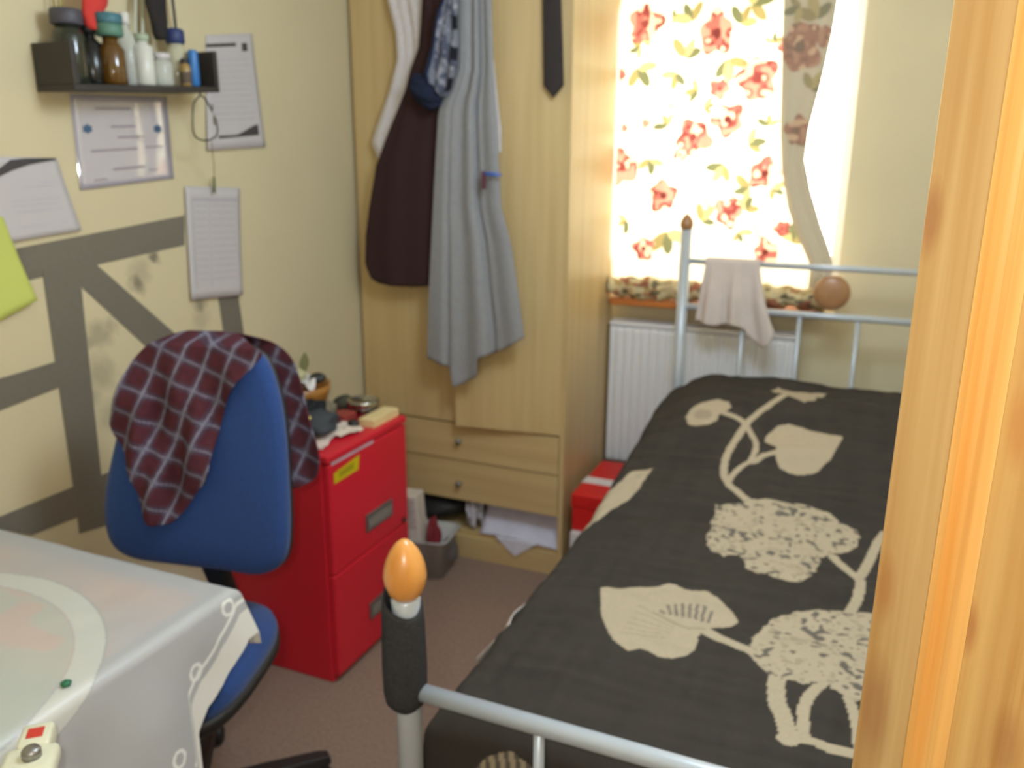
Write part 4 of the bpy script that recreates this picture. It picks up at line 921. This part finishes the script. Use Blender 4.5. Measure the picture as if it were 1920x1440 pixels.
J = lambda r, h, n, nh: [(r*.9, 0), (r, .006), (r, h), (n*1.15, h+nh*.45), (n, h+nh*.6), (n, h+nh)]
bottle('dark_jar', 140, -1.705, J(.036, .120, .027, .03), dgl, 'dark green glass jar with a grey lid at the near end', 'jar', [(.032, .150), (.034, .154), (.034, .186), (.030, .19)], mat('grey_lid', C(72, 70, 80), .5))
bottle('black_bottle', 178, -1.70, J(.027, .105, .012, .03), blk, 'short black bottle between the dark jar and amber bottle', 'bottle', [(.015, .134), (.015, .15), (.012, .152)], M['black'])
bottle('amber_bottle', 216, -1.672, J(.030, .090, .017, .035), amb, 'amber bottle with a teal and green cap', 'bottle', [(.027, .126), (.030, .128), (.030, .157), (.027, .158)], mat('green_cap', C(88, 130, 112), .5), ([(.030, .159), (.0305, .160), (.0305, .182), (.027, .185)], mat('teal_cap', C(64, 112, 124), .5)))
bottle('clear_bottle', 246, -1.705, J(.022, .13, .010, .04), clr, 'slim clear glass bottle right of the amber one', 'bottle', [(.011, .168), (.012, .170), (.012, .196), (.010, .198)], mat('white_cap', C(214, 212, 204), .5))
bottle('cream_bottle', 274, -1.68, J(.024, .105, .014, .016), wht, 'pale cream cylindrical bottle in the middle of the shelf', 'bottle', [(.013, .120), (.017, .122), (.017, .140), (.013, .142)], mat('pale_green_cap', C(164, 176, 150), .5))
bottle('small_glass_jar', 308, -1.672, J(.024, .062, .018, .014), clr, 'small clear glass jar with a pale lid near the right end', 'jar', [(.019, .075), (.021, .077), (.021, .090), (.018, .092)], mat('pale_lid', C(200, 196, 196), .4))
bottle('blue_capped_bottle', 336, -1.705, J(.026, .105, .018, .02), glassy('pale_yellow_glass', (.80, .76, .56), .1, .4), 'clear bottle with a royal blue cap near the right end', 'bottle', [(.021, .125), (.024, .128), (.024, .162), (.018, .168)], mat('royal_blue_cap', C(44, 58, 106), .5))
bottle('small_amber_jar', 350, -1.665, J(.014, .055, .010, .012), mat('amber_liquid', C(160, 132, 78), .2), 'tiny amber jar with a brown label beside the blue tube', 'jar', [(.010, .066), (.011, .068), (.011, .078), (.008, .08)], M['black'], ([(.0145, .008), (.0146, .009), (.0146, .04), (.0145, .041)], mat('brown_label', C(92, 76, 62), .7)))
c = sbase(366, -1.655); o = MB().lathe([(.010, 0), (.013, .004), (.013, .078), (.011, .086), (.010, .088)], c, 18).build('blue_tube', mat('bright_blue_plastic', C(52, 116, 184), .35), None, smooth=True)
tag(o, 'bright blue tube standing at the right end of the shelf', 'tube')
def brush(px_, py_top, X_, r, m, name, label, cat, h0=.02):
    c = sbase(px_, X_); t = at(px_, py_top, 0, X_); t = np.array([X_+.004, t[1], t[2]]); tag(MB().tube([c+np.array([0, 0, h0*0+.001]), (c+t)/2, t], r, 12).build(name, m, None, smooth=True), label, cat); return c, t
# red ribbon, black pouch and stems that rise out of the frame
def ribbon(pts, X_, w, m, name, label, cat, th=.02):
    P = [at(x, y, 0, X_) for x, y in pts]; n = 12; V = []; Fc = []
    for p, ww in zip(P, w):
        for k in range(n): a = 2*math.pi*k/n; V.append(p+np.array([th*math.sin(a), ww*math.cos(a), 0]))
    for i in range(len(P)-1):
        for k in range(n): Fc.append([i*n+k, i*n+(k+1) % n, (i+1)*n+(k+1) % n, (i+1)*n+k])
    Fc += [list(range(n))[::-1], [(len(P)-1)*n+k for k in range(n)]]
    tag(mobj(name, V, Fc, m, None, smooth=True), label, cat)
ribbon([(172, 56), (172, 48), (172, 30), (178, 5), (180, -40), (180, -46)], -1.69, [.008, .018, .024, .034, .036, .02], mat('red_felt', C(206, 60, 52), .9, var=.1), 'red_mitten', 'red felt mitten above the black bottle on the shelf', 'mitten', .014)
ribbon([(300, 74), (300, 66), (298, 40), (292, 10), (290, -40), (290, -46)], -1.70, [.010, .020, .026, .032, .034, .02], mat('black_felt', C(38, 33, 32), .9), 'black_pouch', 'black cloth pouch hanging over the right half of the shelf', 'pouch', .014)
pl = thing('twig_bunch', 'thin yellow-green twigs standing behind the dark jar on the shelf', 'twigs', tuple(sbase(112, -1.735)))
for dx_, tp in ((0, -30), (5, -40), (-6, -20)):
    c = sbase(112+dx_*.4, -1.742); t = at(108+dx_*1.6, tp, 0, -1.73); MB().tube([c, (c+t)/2+np.array([0, .004, 0]), t], [.003, .0028, .0018], 8).build('twig', mat('yellow_green_twig', C(150, 138, 58), .7), pl, smooth=True)
pl = thing('glass_stems', 'pale glass stirring rods standing behind the cream bottle', 'rods', tuple(sbase(262, -1.735)))
for x_ in (252, 266):
    c = sbase(x_, -1.738); t = at(x_+2, -20, 0, -1.73); MB().tube([c, t], .004, 8).build('rod', mat('pale_rod', C(206, 206, 184), .3), pl, smooth=True)
pl = thing('black_cable', 'thin black cable rising behind the blue-capped bottle', 'cable', tuple(sbase(330, -1.735)))
MB().tube([sbase(333, -1.74), at(330, 60, 0, -1.742), at(326, 20, 0, -1.735), at(320, -30, 0, -1.73)], .0035, 8).build('wire', M['black'], pl, smooth=True)
# wire hook with string
hk = thing('wire_hook', 'bent wire pendant hanging from the right end of the shelf', 'pendant', tuple(at(385, 265, 0, -1.66)))
wp = [at(x, y, 0, -1.652) for x, y in ((376, 165), (374, 180), (364, 192), (361, 215), (363, 250), (376, 262), (394, 262), (407, 252), (406, 230), (396, 205), (384, 185), (376, 178))]
MB().tube([p for p in smooth_poly(wp, 4, False)], .0022, 8).build('wire_loop', mat('dark_wire', C(86, 78, 66), .4, metal=.6), hk, smooth=True)
MB().tube([at(398, 196, 0, -1.65), at(402, 235, 0, -1.65)], .0022, 8).build('wire_pin', mat('bright_wire', C(180, 176, 168), .3, metal=.7), hk, smooth=True)
stg = thing('string', 'thin string running from the wire pendant to the timetable sheet', 'string', tuple(at(402, 355, 0, XL+.02)))
MB().tube([at(396, 264, 0, -1.655), at(401, 310, 0, -1.69), at(402, 350, 0, XL+.02)], .0011, 6).build('thread', mat('tan_string', C(140, 122, 84), .9), stg)
MB().tube([at(401, 332, 0, XL+.02), at(402, 362, 0, XL+.02)], .0035, 8).build('green_peg', mat('green_peg', C(94, 110, 62), .6), stg, smooth=True)

# ------------------------------------------------------------------ clutter at the foot of the wardrobe
# loose papers on the bottom shelf
p_ = thing('paper_stack', 'stack of white papers on the open bottom shelf of the wardrobe', 'paper', (-1.10, 2.80, .106))
for k in range(5):
    a = .03*math.sin(k*2.3); c = np.array([-1.105+.006*math.sin(k), 2.88+.004*k, .108+.009*k])
    MB().obox(c+np.array([0, 0, .004]), np.array([math.cos(a), math.sin(a), 0])*.155, np.array([-math.sin(a), math.cos(a), 0])*.14, (0, 0, .0040)).build('sheaf', mat('white_sheaf_%d' % k, C(214-4*k % 7, 212, 224), .8), p_)
U, Vv = np.meshgrid(np.linspace(0, 1, 16), np.linspace(0, 1, 16))
A = np.stack([-1.262+.325*U, 2.637+.09*Vv, .112+.112*Vv**1.1+.006*np.sin(U*5)], -1)
gridobj('leaning_sheet', A, mat('bluish_white_paper', C(206, 206, 222), .8), p_, smooth=True, solid=.001)
pp = [at(x, y, 1, WF-.020) for x, y in ((930, 1008), (965, 1043), (1004, 1022))]
pt = mobj('loose_sheet', pp+[pp[2]+np.array([.02, .09, .012]), pp[0]+np.array([-.02, .09, .012])], [[0, 1, 2], [0, 2, 3, 4]], mat('loose_white_paper', C(216, 214, 226), .8), solid=.001)
tag(pt, 'loose white sheet with a corner drooping over the wardrobe plinth', 'paper')
blob('black_bag', (-1.465, 2.755, .172), (.125, .13, .060), mat('black_nylon', C(30, 30, 32), .6, var=.2), seed=31, flat=True, label='black nylon bag stuffed into the bottom of the wardrobe', cat='bag')
blob('dark_strap', (-1.298, 2.79, .138), (.028, .07, .030), mat('black_shoe_leather', C(34, 32, 34), .4), seed=33, rot=.3, flat=True, label='small black strap lying beside the white papers', cat='strap')
crumple('white_scrap', np.array([-1.30, 2.675, .108]), .032, .03, .4, mat('white_scrap', C(208, 204, 212), .8), 37, .06, 'crumpled white scrap beside the paper stack', 'paper')
# clear plastic tub on the carpet
tub = thing('plastic_tub', 'clear grey plastic tub on the carpet before the wardrobe', 'tub', (-1.385, 2.50, 0))
tm = glassy('clear_tub_plastic', (.74, .74, .74), .25, .45)
tc0 = np.array([-1.41, 2.49]); an = math.radians(8); ea = np.array([math.cos(an), math.sin(an), 0]); eb = np.array([-math.sin(an), math.cos(an), 0])
R4 = []
for hw, hd, z in ((.082, .075, .002), (.098, .09, .15), (.108, .098, .152), (.108, .098, .158), (.096, .088, .156), (.080, .073, .008)):
    ring_ = []
    for k in range(32):
        a = 2*math.pi*k/32; c, s = math.cos(a), math.sin(a)
        ring_.append(np.array([tc0[0], tc0[1], z])+ea*hw*abs(c)**.35*np.sign(c)+eb*hd*abs(s)**.35*np.sign(s))
    R4.append(ring_)
rings('tub_body', R4, tm, tub)
# printed white carton and red pouch inside/behind the tub
ct = thing('white_carton', 'white printed carton standing between cabinet and plastic tub', 'carton', (-1.425, 2.40, .0))
MB().obox((-1.452, 2.470, .165), ea*.036, eb*.040, np.array([-.012, 0, .145])).build('carton_body', mat('white_card', C(214, 204, 192), .7), ct, bevel=.004)
mb = MB()
for k in range(7):
    z = .19+k*.016; c = np.array([-1.452, 2.470, z])+np.array([-.012*(z-.165)/.145, 0, 0])-eb*.0408; mb.obox(c, ea*(.026-.006*(k % 2)), eb*.0006, (0, 0, .002))
mb.build('printed_lines', mat('grey_print', C(150, 144, 138), .7), ct)
blob('red_pouch', (-1.392, 2.50, .125), (.022, .030, .085), mat('dark_red_cloth', C(128, 36, 44), .9), seed=45, amp=.55, label='dark red pouch sticking up in the plastic tub', cat='pouch')
blob('grey_bag', (-1.338, 2.53, .07), (.028, .042, .06), mat('smoky_grey_bag', C(104, 98, 96), .5), seed=42, amp=.2, flat=True, label='smoky grey bag inside the plastic tub', cat='bag')
# red boxes between wardrobe and bed
for k, (x0, x1, y0, y1, z0, z1, m_, n_, lab, cat) in enumerate(((-.885, -.700, 2.60, 3.0, 0, .205, mat('white_carton_b', C(220, 216, 214), .6), 'white_box', 'white cardboard box under the red one beside the bed', 'box'),)):
    tag(MB().box(x0, x1, y0, y1, z0, z1).build(n_, m_, None, bevel=.004), lab, cat)
rbx = thing('red_box', 'bright red shoe box with a white band between wardrobe and bed', 'box', (-.79, 2.80, .206))
redc = mat('bright_red_card', C(212, 26, 24), .5)
MB().box(-.885, -.705, 2.62, 2.99, .206, .325).build('box_body', redc, rbx, bevel=.003)
MB().box(-.889, -.701, 2.616, 2.994, .300, .345).build('lid', redc, rbx, bevel=.003)
MB().box(-.8905, -.6995, 2.74, 2.80, .210, .3462).build('white_band', mat('white_band', C(224, 218, 216), .5), rbx)

# unseen pendant fitting above the frame, added to carry the ambient fill light
cl = thing('added_fill_lamp', 'added white pendant fill lamp, unseen above the frame', 'lamp', (-.25, 1.42, 2.3))
MB().lathe([(.05, 0), (.05, .02), (.035, .022)], (-.25, 1.42, ZC-.022), 24).build('fill_lamp_rose', M['white'], cl, smooth=True)
MB().tube([(-.25, 1.42, ZC-.02), (-.25, 1.42, 2.29)], .012, 12).build('fill_lamp_holder', M['white'], cl, smooth=True)
